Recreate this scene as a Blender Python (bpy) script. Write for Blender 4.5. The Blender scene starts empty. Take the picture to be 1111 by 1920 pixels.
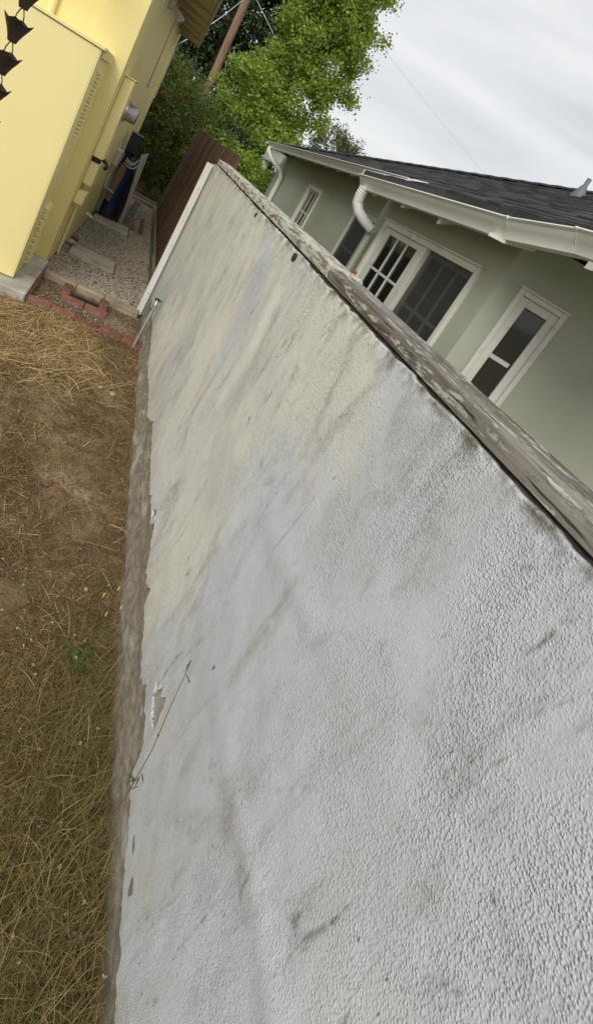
import bpy, math, random
import numpy as np
from mathutils import Matrix, Vector
SC = bpy.context.scene
COL = SC.collection
RNG = np.random.default_rng(7)
random.seed(7)

# ------------------------------------------------------------------ camera
AX = np.array([[0.8379, 0.3639, 0.4069], [-0.2176, -0.4610, 0.8603], [0.5007, -0.8093, -0.3071]])
cam_data = bpy.data.cameras.new('camera')
cam = bpy.data.objects.new('camera', cam_data); COL.objects.link(cam)
M3 = Matrix([[AX[i, 0], -AX[i, 1], -AX[i, 2]] for i in range(3)])
cam.matrix_world = Matrix.Translation((0, 0, 1.85)) @ M3.to_quaternion().to_matrix().to_4x4()
cam_data.sensor_fit = 'HORIZONTAL'; cam_data.sensor_width = 36.0
cam_data.lens = 36.0 * 1030 / 1111
cam_data.shift_y = -220 / 1111
cam_data.clip_start = 0.03; cam_data.clip_end = 3000
SC.camera = cam

# ------------------------------------------------------------------ sky, sun, exposure
SUN_DIR = Vector((-0.36, -0.80, 0.55)).normalized()       # towards the sun, behind the photographer
w = bpy.data.worlds.new('World'); SC.world = w; w.use_nodes = True
nt = w.node_tree; nt.nodes.clear()
N = nt.nodes.new; L = nt.links.new
out = N('ShaderNodeOutputWorld'); mixs = N('ShaderNodeMixShader')
bg1 = N('ShaderNodeBackground'); bg2 = N('ShaderNodeBackground')
sky = N('ShaderNodeTexSky'); sky.sky_type = 'NISHITA'; sky.sun_disc = False
sky.sun_elevation = math.asin(SUN_DIR.z); sky.sun_rotation = math.atan2(SUN_DIR.x, SUN_DIR.y)
L(sky.outputs[0], bg1.inputs[0]); bg1.inputs[1].default_value = 0.08
tc = N('ShaderNodeTexCoord'); mp = N('ShaderNodeMapping')
mp.inputs['Scale'].default_value = (1.2, 1.2, 6.5); mp.inputs['Rotation'].default_value = (0.10, 0.06, 0.5)
L(tc.outputs['Generated'], mp.inputs[0])
n1 = N('ShaderNodeTexNoise'); n1.inputs['Scale'].default_value = 1.7; n1.inputs['Detail'].default_value = 3.5
n1.inputs['Roughness'].default_value = 0.45; n1.inputs['Distortion'].default_value = 0.35
L(mp.outputs[0], n1.inputs['Vector'])
rp = N('ShaderNodeValToRGB'); e = rp.color_ramp.elements
e[0].position = 0.30; e[0].color = (0.455, 0.480, 0.520, 1)
e[1].position = 0.64; e[1].color = (0.665, 0.67, 0.675, 1)
em = rp.color_ramp.elements.new(0.47); em.color = (0.585, 0.60, 0.615, 1)
L(n1.outputs[0], rp.inputs[0]); L(rp.outputs[0], bg2.inputs[0]); bg2.inputs[1].default_value = 1.0
mixs.inputs[0].default_value = 0.94
L(bg1.outputs[0], mixs.inputs[1]); L(bg2.outputs[0], mixs.inputs[2]); L(mixs.outputs[0], out.inputs[0])
sd = bpy.data.lights.new('sun', 'SUN'); sd.energy = 1.5; sd.angle = math.radians(32); sd.color = (1.0, 0.965, 0.90)
so = bpy.data.objects.new('sun', sd); COL.objects.link(so)
so.rotation_euler = SUN_DIR.to_track_quat('Z', 'Y').to_euler(); so.location = (0, -4, 9)
vs = SC.view_settings
vs.view_transform = 'Standard'; vs.look = 'None'; vs.gamma = 1.0; vs.use_curve_mapping = False
vs.exposure = 0.42

# ------------------------------------------------------------------ helpers
class MB:
    def __init__(s): s.v = []; s.f = []; s.n = 0; s.M = None
    def add(s, V, F):
        V = np.asarray(V, float).reshape(-1, 3)
        if s.M is not None: V = V @ s.M[0].T + s.M[1]
        s.v.append(V); s.f.extend([tuple(int(i) + s.n for i in f) for f in F]); s.n += len(V); return s
    def addq(s, V, Q):                       # big numpy blocks
        s.v.append(np.asarray(V, float)); s.f.append(('np', np.asarray(Q) + s.n)); s.n += len(V); return s
    def box(s, lo, hi, b=0.0, jit=0.0):
        x0, y0, z0 = lo; x1, y1, z1 = hi
        if b <= 0:
            V = [(x0,y0,z0),(x1,y0,z0),(x1,y1,z0),(x0,y1,z0),(x0,y0,z1),(x1,y0,z1),(x1,y1,z1),(x0,y1,z1)]
            if jit: V = np.array(V) + RNG.uniform(-jit, jit, (8, 3))
            return s.add(V, [(0,3,2,1),(4,5,6,7),(0,1,5,4),(1,2,6,5),(2,3,7,6),(3,0,4,7)])
        V = []; ix = {}
        cs = [(x0, x1), (y0, y1), (z0, z1)]
        for i in (0, 1):
            for j in (0, 1):
                for k in (0, 1):
                    c = np.array([cs[0][i], cs[1][j], cs[2][k]], float); sg = np.array([1-2*i, 1-2*j, 1-2*k])
                    for a in range(3):
                        p = c + sg * b; p[a] = c[a]
                        if jit: p = p + RNG.uniform(-jit, jit, 3)
                        ix[(i, j, k, a)] = len(V); V.append(p)
        F = []
        for a in range(3):
            o = [q for q in range(3) if q != a]
            for sgn in (0, 1):
                def key(p, q):
                    t = [0, 0, 0]; t[a] = sgn; t[o[0]] = p; t[o[1]] = q; return tuple(t)
                quad = [ix[key(*pq) + (a,)] for pq in ((0,0),(1,0),(1,1),(0,1))]
                if (sgn == 1) == (a == 1): quad = quad[::-1]
                F.append(quad)
        for a in range(3):
            o = [q for q in range(3) if q != a]
            for p in (0, 1):
                for q in (0, 1):
                    t0 = [0, 0, 0]; t0[o[0]] = p; t0[o[1]] = q; t1 = list(t0); t1[a] = 1
                    F.append([ix[tuple(t0)+(o[0],)], ix[tuple(t1)+(o[0],)], ix[tuple(t1)+(o[1],)], ix[tuple(t0)+(o[1],)]])
        for i in (0, 1):
            for j in (0, 1):
                for k in (0, 1): F.append([ix[(i, j, k, a)] for a in range(3)])
        return s.add(V, F)
    def tube(s, pts, rad, n=10, cap=True):
        pts = [np.array(p, float) for p in pts]; m = len(pts)
        if not hasattr(rad, '__len__'): rad = [rad] * m
        V = []; ref = None
        for i in range(m):
            t = pts[min(i+1, m-1)] - pts[max(i-1, 0)]; t = t / (np.linalg.norm(t) + 1e-9)
            if ref is None:
                ref = np.cross(t, (0, 0, 1)) if abs(t[2]) < .9 else np.cross(t, (1, 0, 0))
            a = ref - t * (ref @ t); a /= np.linalg.norm(a); ref = a; b = np.cross(t, a)
            for k in range(n):
                an = 2 * math.pi * k / n
                V.append(pts[i] + rad[i] * (a * math.cos(an) + b * math.sin(an)))
        F = [(i*n+k, i*n+(k+1) % n, (i+1)*n+(k+1) % n, (i+1)*n+k) for i in range(m-1) for k in range(n)]
        if cap: F += [tuple(range(n))[::-1], tuple((m-1)*n + k for k in range(n))]
        return s.add(V, F)
    def cyl(s, a, b, r, n=16, r2=None): return s.tube([a, b], [r, r if r2 is None else r2], n)
    def prism(s, poly, dvec):
        poly = np.array(poly, float); n = len(poly); V = np.vstack([poly, poly + np.array(dvec, float)])
        F = [tuple(range(n))[::-1], tuple(n + i for i in range(n))]
        F += [(i, (i+1) % n, n + (i+1) % n, n + i) for i in range(n)]
        return s.add(V, F)
    def sweep(s, path, prof, closed=True):
        """path: list of 3d points (plan direction mitred), prof: (outward, up) pairs; outward = left of travel"""
        path = [np.array(p, float) for p in path]; m = len(path); n = len(prof); V = []
        for i in range(m):
            d0 = path[i] - path[i-1] if i > 0 else path[1] - path[0]
            d1 = path[i+1] - path[i] if i < m-1 else path[i] - path[i-1]
            n0 = np.array([-d0[1], d0[0]]) / np.hypot(d0[0], d0[1]); n1 = np.array([-d1[1], d1[0]]) / np.hypot(d1[0], d1[1])
            nn = n0 + n1; nn = nn / (nn @ n0)
            for o, u in prof: V.append(path[i] + np.array([nn[0]*o, nn[1]*o, u]))
        r = n if closed else n - 1
        F = [(i*n+k, (i+1)*n+k, (i+1)*n+(k+1) % n, i*n+(k+1) % n) for i in range(m-1) for k in range(r)]
        if closed: F += [tuple(range(n)), tuple((m-1)*n + k for k in range(n))[::-1]]
        return s.add(V, F)
    def mesh(s, name, off):
        me = bpy.data.meshes.new(name)
        V = np.vstack(s.v) - np.array(off)
        lists = [f for f in s.f if not (isinstance(f, tuple) and len(f) and isinstance(f[0], str))]
        blocks = [f[1] for f in s.f if isinstance(f, tuple) and len(f) and isinstance(f[0], str)]
        if blocks and not lists:
            Q = np.vstack(blocks); k = Q.shape[1]
            me.vertices.add(len(V)); me.vertices.foreach_set('co', V.ravel())
            me.loops.add(Q.size); me.loops.foreach_set('vertex_index', Q.ravel().astype(np.int32))
            me.polygons.add(len(Q)); me.polygons.foreach_set('loop_start', np.arange(0, Q.size, k, dtype=np.int32))
            me.polygons.foreach_set('loop_total', np.full(len(Q), k, dtype=np.int32))
            me.update(calc_edges=True)
        else:
            for b in blocks: lists += [tuple(r) for r in b.tolist()]
            me.from_pydata(V.tolist(), [], lists); me.update()
        return me

def link(name, data, loc=(0, 0, 0)):
    o = bpy.data.objects.new(name, data); COL.objects.link(o); o.location = loc; return o
BASE = {}
def thing(name, label, cat, loc, group=None):
    o = link(name, None, loc); o.empty_display_size = 0.05; BASE[o] = np.array(loc, float)
    o['label'] = label; o['category'] = cat
    if group: o['group'] = group
    return o
def tag(o, label, cat, group=None):
    o['label'] = label; o['category'] = cat
    if group: o['group'] = group
    return o
def fixn(me):
    import bmesh
    bm = bmesh.new(); bm.from_mesh(me); bmesh.ops.recalc_face_normals(bm, faces=bm.faces); bm.to_mesh(me); bm.free()
def obj(name, mb, mat, parent=None, smooth=None, loc=None, kind=None, fix=True):
    off = BASE[parent] if parent is not None else np.array(loc if loc is not None else (0, 0, 0), float)
    me = mb.mesh(name, off)
    if fix and len(me.polygons) < 60000: fixn(me)
    me.materials.append(mat)
    if smooth is not None:
        me.polygons.foreach_set('use_smooth', [True] * len(me.polygons))
        if smooth < 180:
            try: me.set_sharp_from_angle(angle=math.radians(smooth))
            except Exception: pass
    o = link(name, me, (0, 0, 0) if parent is not None else tuple(off))
    BASE[o] = off
    if parent is not None: o.parent = parent
    if kind: o['kind'] = kind
    return o
def piece(name, me, parent, pos, rot=(0, 0, 0), scale=(1, 1, 1)):
    o = link(name, me, tuple(np.array(pos, float) - BASE[parent])); o.rotation_euler = rot; o.scale = scale; o.parent = parent
    BASE[o] = np.array(pos, float); return o
def one(mb, mat, name, smooth=None):
    me = mb.mesh(name, (0, 0, 0)); fixn(me); me.materials.append(mat)
    return me

# ---- numpy noise
def _h(ix, iy, seed):
    h = (ix.astype(np.int64) * 374761393 + iy.astype(np.int64) * 668265263 + seed * 1442695041) & 0x7fffffff
    h = ((h ^ (h >> 13)) * 1274126177) & 0x7fffffff
    return ((h ^ (h >> 16)) & 0xffff) / 65535.0
def vn(x, y, seed=0):
    x = np.asarray(x, float); y = np.asarray(y, float)
    xi = np.floor(x); yi = np.floor(y); fx = x - xi; fy = y - yi
    fx = fx*fx*fx*(fx*(fx*6-15)+10); fy = fy*fy*fy*(fy*(fy*6-15)+10)
    a = _h(xi, yi, seed); b = _h(xi+1, yi, seed); c = _h(xi, yi+1, seed); d = _h(xi+1, yi+1, seed)
    return (a*(1-fx)+b*fx)*(1-fy) + (c*(1-fx)+d*fx)*fy
def fbm(x, y, oct=4, seed=0):
    t = 0; a = 1.0; s = 0
    for i in range(oct): t = t + a * (vn(x*2**i, y*2**i, seed+i*17) - .5); s += a; a *= .5
    return t / s

# ------------------------------------------------------------------ materials
def mat(name, c1, c2=None, scale=8.0, stretch=(1, 1, 1), rough=0.75, bump=0.0, bscale=60.0, bstretch=None, bdist=0.004,
        isl=0.0, obr=0.0, spec=0.35, metal=0.0, detail=5.0, lo=0.35, hi=0.65, c3=None, c3scale=2.0, c3lo=.55, c3hi=.7, c3stretch=(1, 1, 1), trans=0.0, islcols=None):
    m = bpy.data.materials.new(name); m.use_nodes = True; t = m.node_tree; nd = t.nodes; ln = t.links
    p = nd['Principled BSDF']; p.inputs['Roughness'].default_value = rough; p.inputs['Metallic'].default_value = metal
    p.inputs['Specular IOR Level'].default_value = spec
    tcn = nd.new('ShaderNodeTexCoord')
    def noise(sc, st, det=detail, dist=0.0):
        mpn = nd.new('ShaderNodeMapping'); mpn.inputs['Scale'].default_value = st; ln.new(tcn.outputs['Object'], mpn.inputs[0])
        n = nd.new('ShaderNodeTexNoise'); n.inputs['Scale'].default_value = sc; n.inputs['Detail'].default_value = det
        n.inputs['Distortion'].default_value = dist; ln.new(mpn.outputs[0], n.inputs['Vector']); return n
    def mr(sock, a, b, c=0.0, d=1.0):
        r = nd.new('ShaderNodeMapRange'); ln.new(sock, r.inputs[0])
        for i, v in enumerate((a, b, c, d)): r.inputs[i+1].default_value = v
        return r.outputs[0]
    def mixc(fac, A, B, mode='MIX'):
        x = nd.new('ShaderNodeMix'); x.data_type = 'RGBA'; x.blend_type = mode
        if hasattr(fac, 'is_output'): ln.new(fac, x.inputs[0])
        else: x.inputs[0].default_value = fac
        for s, v in ((x.inputs[6], A), (x.inputs[7], B)):
            if hasattr(v, 'is_output'): ln.new(v, s)
            else: s.default_value = (*v, 1)
        return x.outputs[2]
    col = None
    if islcols:
        g = nd.new('ShaderNodeNewGeometry'); r = nd.new('ShaderNodeValToRGB'); r.color_ramp.interpolation = 'LINEAR'
        els = r.color_ramp.elements
        for i, c in enumerate(islcols):
            pos = i / (len(islcols) - 1)
            if i == 0: el = els[0]; el.position = 0
            elif i == len(islcols) - 1: el = els[-1]; el.position = 1
            else: el = els.new(pos)
            el.color = (*c, 1)
        ln.new(g.outputs['Random Per Island'], r.inputs[0]); col = r.outputs[0]
    if c2 is not None:
        f = mr(noise(scale, stretch).outputs[0], lo, hi)
        col = mixc(f, col if col is not None else c1, c2)
    elif col is None: col = mixc(0.0, c1, c1)
    if c3 is not None:
        f = mr(noise(c3scale, c3stretch, 4, .3).outputs[0], c3lo, c3hi)
        col = mixc(f, col, c3)
    if isl or obr:
        if isl: g = nd.new('ShaderNodeNewGeometry'); src = g.outputs['Random Per Island']; amt = isl
        else: g = nd.new('ShaderNodeObjectInfo'); src = g.outputs['Random']; amt = obr
        v = mr(src, 0, 1, 1-amt, 1+amt); hs = nd.new('ShaderNodeHueSaturation'); ln.new(v, hs.inputs['Value']); ln.new(col, hs.inputs['Color']); col = hs.outputs[0]
    ln.new(col, p.inputs['Base Color'])
    if bump:
        b = nd.new('ShaderNodeBump'); b.inputs['Strength'].default_value = bump; b.inputs['Distance'].default_value = bdist
        ln.new(noise(bscale, bstretch or stretch, 4).outputs[0], b.inputs['Height']); ln.new(b.outputs[0], p.inputs['Normal'])
    if trans:
        tr = nd.new('ShaderNodeBsdfTranslucent'); ln.new(col, tr.inputs[0]); ms = nd.new('ShaderNodeMixShader'); ms.inputs[0].default_value = trans
        ln.new(p.outputs[0], ms.inputs[1]); ln.new(tr.outputs[0], ms.inputs[2]); ln.new(ms.outputs[0], nd['Material Output'].inputs[0])
    m['h'] = 1
    return m

def stucco_paint():
    m = bpy.data.materials.new('painted_stucco'); m.use_nodes = True; t = m.node_tree; nd = t.nodes; ln = t.links
    p = nd['Principled BSDF']; p.inputs['Roughness'].default_value = 0.42; p.inputs['Specular IOR Level'].default_value = 0.45
    tcn = nd.new('ShaderNodeTexCoord')
    def noise(sc, st=(1, 1, 1), det=5, rough=.5, dist=0):
        mpn = nd.new('ShaderNodeMapping'); mpn.inputs['Scale'].default_value = st; ln.new(tcn.outputs['Object'], mpn.inputs[0])
        n = nd.new('ShaderNodeTexNoise'); n.inputs['Scale'].default_value = sc; n.inputs['Detail'].default_value = det
        n.inputs['Roughness'].default_value = rough; n.inputs['Distortion'].default_value = dist
        ln.new(mpn.outputs[0], n.inputs['Vector']); return n.outputs[0]
    def mr(s, a, b, c=0., d=1.):
        r = nd.new('ShaderNodeMapRange'); ln.new(s, r.inputs[0])
        for i, v in enumerate((a, b, c, d)): r.inputs[i+1].default_value = v
        return r.outputs[0]
    def mul(a, b):
        q = nd.new('ShaderNodeMath'); q.operation = 'MULTIPLY'; ln.new(a, q.inputs[0])
        if hasattr(b, 'is_output'): ln.new(b, q.inputs[1])
        else: q.inputs[1].default_value = b
        return q.outputs[0]
    def mix(f, A, B):
        x = nd.new('ShaderNodeMix'); x.data_type = 'RGBA'; ln.new(f, x.inputs[0])
        for s, v in ((x.inputs[6], A), (x.inputs[7], B)):
            if hasattr(v, 'is_output'): ln.new(v, s)
            else: s.default_value = (*v, 1)
        return x.outputs[2]
    cool = (0.675, 0.725, 0.785); cream = (0.815, 0.815, 0.735)
    # touch-up coats: cooler paint near the camera end and along the base, creamier in the middle
    sx = nd.new('ShaderNodeSeparateXYZ'); ln.new(tcn.outputs['Object'], sx.inputs[0])
    nz = noise(1.25, (1, 1, .8), 4, .55, .9)
    grad = mr(sx.outputs[1], -1.75, -0.95, -0.24, 0.09)
    ad = nd.new('ShaderNodeMath'); ln.new(nz, ad.inputs[0]); ln.new(grad, ad.inputs[1])
    col = mix(mr(ad.outputs[0], .39, .57), cool, cream)
    col = mix(mul(mr(noise(2.1, (1, 1, .8), 5, .6, .6), .46, .66), .75), col, (0.595, 0.605, 0.600))
    col = mix(mul(mr(noise(1.7, (1, 1.3, .7), 5, .6, .5), .54, .70), .7), col, (0.62, 0.655, 0.71))
    # grime: smudges drawn down the wall
    st = noise(3.0, (1, 1.9, .75), 7, .62, 1.1)
    fine = noise(60, (1, 1, .6), 4, .6)
    col = mix(mul(mr(st, .50, .72), mr(fine, .28, .60)), col, (0.40, 0.395, 0.36))
    st2 = noise(4.6, (1, 2.3, .60), 7, .66, 1.3)
    col = mix(mul(mr(st2, .59, .71), mr(fine, .38, .58)), col, (0.22, 0.21, 0.185))
    col = mix(mul(mr(noise(190, (1, 1, .8), 3, .6), .52, .70), .20), col, (0.40, 0.395, 0.365))
    col = mix(mul(mr(noise(75, (1, 1, .7), 3, .6), .57, .71), .16), col, (0.42, 0.415, 0.385))
    # dirty band under the cap
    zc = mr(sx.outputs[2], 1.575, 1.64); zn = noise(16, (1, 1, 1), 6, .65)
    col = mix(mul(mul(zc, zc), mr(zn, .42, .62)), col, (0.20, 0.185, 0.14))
    # damp tide-line above the bare footing
    zb = mr(sx.outputs[2], .50, .20); col = mix(mul(mul(zb, .8), mr(noise(9, (1, 1, .7), 7, .65), .40, .62)), col, (0.55, 0.52, 0.43))
    # hairline cracks
    vo = nd.new('ShaderNodeTexVoronoi'); vo.feature = 'DISTANCE_TO_EDGE'; vo.inputs['Scale'].default_value = 1.5
    mpv = nd.new('ShaderNodeMapping'); mpv.inputs['Scale'].default_value = (0, 1.5, .55); ln.new(tcn.outputs['Object'], mpv.inputs[0])
    nv = nd.new('ShaderNodeTexNoise'); nv.inputs['Scale'].default_value = 5; nv.inputs['Detail'].default_value = 6; ln.new(tcn.outputs['Object'], nv.inputs['Vector'])
    va = nd.new('ShaderNodeVectorMath'); va.operation = 'MULTIPLY_ADD'; ln.new(nv.outputs['Color'], va.inputs[0]); va.inputs[1].default_value = (0, .55, .55); ln.new(mpv.outputs[0], va.inputs[2])
    ln.new(va.outputs[0], vo.inputs['Vector'])
    crack = mul(mul(mr(vo.outputs['Distance'], .0040, .0005), mr(noise(3.0, det=3), .56, .64)), mr(sx.outputs[1], -1.5, -.9))
    col = mix(mul(crack, .45), col, (0.25, 0.24, 0.21))
    # specks and flecks
    sp = mr(noise(38, (1, 1.4, .7), 2), .735, .78); col = mix(mul(sp, .8), col, (0.15, 0.14, 0.12))
    ln.new(col, p.inputs['Base Color'])
    # relief: knock-down grain
    vb = nd.new('ShaderNodeTexVoronoi'); vb.feature = 'SMOOTH_F1'; vb.inputs['Scale'].default_value = 225; vb.inputs['Smoothness'].default_value = .35
    wv = nd.new('ShaderNodeTexNoise'); wv.inputs['Scale'].default_value = 85; wv.inputs['Detail'].default_value = 2; ln.new(tcn.outputs['Object'], wv.inputs['Vector'])
    vm = nd.new('ShaderNodeVectorMath'); vm.operation = 'MULTIPLY_ADD'; ln.new(wv.outputs['Color'], vm.inputs[0]); vm.inputs[1].default_value = (.0045, .0045, .0045); ln.new(tcn.outputs['Object'], vm.inputs[2])
    ln.new(vm.outputs[0], vb.inputs['Vector'])
    inv = mul(mr(vb.outputs['Distance'], .10, .62, 1., 0.), mr(noise(120, det=1), .33, .55, .2, 1.0))
    big = noise(70, det=3); amt = mul(mr(noise(3.4, (1, 1, .7), 5, .6, .8), .38, .62, .12, 1.0), mr(sx.outputs[2], .1, 1.3, .65, 1.0))
    h1 = mul(mul(inv, amt), .9)
    h = nd.new('ShaderNodeMath'); ln.new(h1, h.inputs[0]); gq = nd.new('ShaderNodeMath'); ln.new(mul(big, .28), gq.inputs[0]); ln.new(mul(noise(330, det=2), .22), gq.inputs[1]); ln.new(gq.outputs[0], h.inputs[1])
    hc = nd.new('ShaderNodeMath'); hc.operation = 'SUBTRACT'; ln.new(h.outputs[0], hc.inputs[0]); ln.new(mul(crack, .8), hc.inputs[1])
    b = nd.new('ShaderNodeBump'); b.inputs['Strength'].default_value = 1.0; b.inputs['Distance'].default_value = .0031
    ln.new(hc.outputs[0], b.inputs['Height']); ln.new(b.outputs[0], p.inputs['Normal'])
    return m

def wood_cap_mat(name, paint, p_lo, p_hi):
    """weathered timber, paint peeled off in long flakes"""
    m = bpy.data.materials.new(name); m.use_nodes = True; t = m.node_tree; nd = t.nodes; ln = t.links
    p = nd['Principled BSDF']; p.inputs['Roughness'].default_value = 0.7; p.inputs['Specular IOR Level'].default_value = .3
    tcn = nd.new('ShaderNodeTexCoord')
    def noise(sc, st, det=6, r=.6, dist=0.):
        mpn = nd.new('ShaderNodeMapping'); mpn.inputs['Scale'].default_value = st; ln.new(tcn.outputs['Object'], mpn.inputs[0])
        n = nd.new('ShaderNodeTexNoise'); n.inputs['Scale'].default_value = sc; n.inputs['Detail'].default_value = det; n.inputs['Roughness'].default_value = r
        n.inputs['Distortion'].default_value = dist; ln.new(mpn.outputs[0], n.inputs['Vector']); return n.outputs[0]
    def mr(s, a, b, c=0., d=1.):
        r = nd.new('ShaderNodeMapRange'); ln.new(s, r.inputs[0])
        for i, v in enumerate((a, b, c, d)): r.inputs[i+1].default_value = v
        return r.outputs[0]
    def mix(f, A, B):
        x = nd.new('ShaderNodeMix'); x.data_type = 'RGBA'; ln.new(f, x.inputs[0])
        for s, v in ((x.inputs[6], A), (x.inputs[7], B)):
            if hasattr(v, 'is_output'): ln.new(v, s)
            else: s.default_value = (*v, 1)
        return x.outputs[2]
    grain = noise(110, (1, .018, 1), 6, .65)
    col = mix(mr(grain, .38, .60), (0.225, 0.20, 0.160), (0.075, 0.058, 0.040))
    col = mix(mr(noise(9, (1, .12, 1)), .48, .7), col, (0.35, 0.33, 0.285))
    pk = noise(15, (3.2, .55, 3.2), 10, .74, .25)
    pm = mr(pk, p_lo, p_hi)
    col = mix(pm, col, paint)
    col = mix(mr(noise(120, (1, .05, 1), 3), .60, .68), col, (0.06, 0.05, 0.04))
    ln.new(col, p.inputs['Base Color'])
    ad = nd.new('ShaderNodeMath'); ln.new(grain, ad.inputs[0]); ln.new(pm, ad.inputs[1])
    b = nd.new('ShaderNodeBump'); b.inputs['Strength'].default_value = .8; b.inputs['Distance'].default_value = .003
    ln.new(ad.outputs[0], b.inputs['Height']); ln.new(b.outputs[0], p.inputs['Normal'])
    return m

def glass_mat(name, c, rough=.04):
    m = bpy.data.materials.new(name); m.use_nodes = True; p = m.node_tree.nodes['Principled BSDF']
    p.inputs['Base Color'].default_value = (*c, 1); p.inputs['Roughness'].default_value = rough; p.inputs['Specular IOR Level'].default_value = .5
    return m

def screen_mat():
    """insect mesh: dark wire cloth, three quarters closed"""
    m = bpy.data.materials.new('insect_screen'); m.use_nodes = True; t = m.node_tree; nd = t.nodes; ln = t.links
    p = nd['Principled BSDF']; p.inputs['Base Color'].default_value = (.075, .075, .07, 1); p.inputs['Roughness'].default_value = .6
    tr = nd.new('ShaderNodeBsdfTransparent'); ms = nd.new('ShaderNodeMixShader'); ms.inputs[0].default_value = .50
    ln.new(tr.outputs[0], ms.inputs[1]); ln.new(p.outputs[0], ms.inputs[2]); ln.new(ms.outputs[0], nd['Material Output'].inputs[0])
    return m

M = {}
M['stucco'] = stucco_paint()
M['footing'] = mat('bare_footing', (.33, .295, .225), (.20, .17, .125), 38, (1, .7, 1.4), .9, 1.0, 170, c3=(.43, .405, .34), c3scale=9, c3lo=.53, c3hi=.64, c3stretch=(1, .5, 1.3), detail=9)
M['core'] = mat('wall_core', (.42, .42, .40), (.35, .35, .33), 6)
M['cap_near'] = wood_cap_mat('weathered_cap', (.50, .48, .415), .535, .560)
M['cap_far'] = wood_cap_mat('painted_cap', (.58, .555, .475), .43, .475)
M['dirt_shade_seam'] = mat('dirt_shade_seam', (.035, .03, .024), (.075, .065, .045), 30, rough=.95, bump=.6, bscale=90)
M['white_board'] = mat('white_board', (.76, .74, .71), (.66, .63, .60), 20, (1, 1, .15), .5, .25, 60)
M['soil'] = mat('yard_soil', (.225, .15, .08), (.13, .083, .043), 6, rough=.95, bump=.9, bscale=70, bdist=.012, c3=(.36, .265, .16), c3scale=2.3, c3lo=.50, c3hi=.66, detail=9)
M['ground'] = mat('ground_soil', (.17, .13, .075), (.11, .10, .05), 1.5, rough=.95, bump=.5, bscale=20)
M['straw'] = mat('dry_straw', (0, 0, 0), rough=.6, islcols=[(.23, .14, .055), (.43, .30, .13), (.32, .21, .08), (.55, .42, .21), (.27, .17, .065), (.14, .085, .034)])
M['straw_pale'] = mat('pale_straw', (0, 0, 0), rough=.55, islcols=[(.42, .28, .11), (.62, .46, .22), (.50, .35, .15), (.70, .55, .30)])
M['litter'] = mat('brown_litter', (0, 0, 0), rough=.8, islcols=[(.06, .032, .012), (.22, .122, .044), (.11, .06, .022), (.42, .28, .125), (.15, .085, .031), (.09, .05, .02)])
M['green_grass'] = mat('tangled_grass', (0, 0, 0), rough=.55, trans=.08, islcols=[(.14, .09, .028), (.31, .22, .078), (.085, .105, .024), (.46, .35, .15), (.11, .125, .03), (.05, .034, .012), (.26, .18, .062), (.12, .135, .034), (.37, .27, .105), (.16, .115, .038), (.075, .09, .022)])
M['pebble'] = mat('gravel_pebbles', (0, 0, 0), rough=.8, islcols=[(.26, .225, .17), (.43, .385, .305), (.34, .285, .205), (.52, .47, .39), (.29, .26, .21), (.40, .335, .245), (.47, .425, .345)])
M['gravel_bed'] = mat('gravel_bed', (.26, .225, .17), (.16, .135, .10), 60, rough=.95, bump=.8, bscale=80, bdist=.01)
M['clod'] = mat('soil_clods', (0, 0, 0), rough=.95, islcols=[(.12, .075, .038), (.20, .132, .068), (.26, .18, .10), (.15, .097, .05), (.17, .11, .055), (.23, .16, .09)])
M['brick'] = mat('red_brick', (.255, .112, .076), (.19, .08, .056), 14, rough=.85, bump=.5, bscale=80, obr=.22, c3=(.29, .20, .15), c3scale=7, c3lo=.52, c3hi=.72)
M['concrete'] = mat('concrete', (.53, .50, .43), (.43, .40, .335), 5, rough=.9, bump=.5, bscale=70, c3=(.27, .25, .21), c3scale=3, c3lo=.56, c3hi=.75)
M['paver'] = mat('cement_paver', (.50, .45, .365), (.43, .385, .31), 6, rough=.9, bump=.4, bscale=90, c3=(.24, .21, .17), c3scale=4, c3lo=.55, c3hi=.75)
M['curb'] = mat('curb_timber', (.46, .385, .26), (.34, .28, .185), 12, (.15, 1, 1), .85, .6, 60, obr=.08, c3=(.26, .215, .15), c3scale=6, c3lo=.52, c3hi=.7)
M['grate'] = mat('cast_grate', (.045, .05, .055), (.09, .085, .08), 20, rough=.6, metal=.4)
M['yellow'] = mat('yellow_stucco', (.84, .725, .325), (.80, .685, .295), 2.2, rough=.75, bump=.55, bscale=120, bdist=.003, c3=(.72, .60, .24), c3scale=1.3, c3lo=.55, c3hi=.78)
M['yellow_metal'] = mat('yellow_painted_metal', (.86, .755, .36), (.84, .73, .335), 1.4, rough=.42, spec=.4, bump=.05, bscale=3, bdist=.01)
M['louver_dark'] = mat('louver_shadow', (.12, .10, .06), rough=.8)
M['cream_trim'] = mat('cream_trim', (.62, .585, .44), (.55, .52, .38), 6, rough=.6)
M['soffit'] = mat('soffit_paint', (.60, .52, .33), (.52, .45, .28), 5, rough=.7, obr=.06)
M['metal'] = mat('galvanised', (.50, .50, .49), (.38, .37, .36), 25, rough=.38, metal=.75, bump=.15, bscale=40)
M['meter_glass'] = mat('meter_glass', (.33, .33, .32), (.22, .22, .21), 9, rough=.2, metal=.5)
M['black'] = mat('black_plastic', (.022, .021, .021), (.035, .033, .032), 12, rough=.5)
M['blue'] = mat('blue_tank', (.012, .034, .10), (.009, .026, .075), 5, rough=.35)
M['cardboard'] = mat('cardboard', (.30, .20, .095), (.24, .155, .07), 6, rough=.85)
M['pvc'] = mat('white_pipe', (.62, .62, .60), (.52, .52, .50), 9, rough=.4)
M['grey_plank'] = mat('grey_plank', (.46, .455, .44), (.37, .36, .34), 8, (1, 1, .1), .75, .4, 70)
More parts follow.
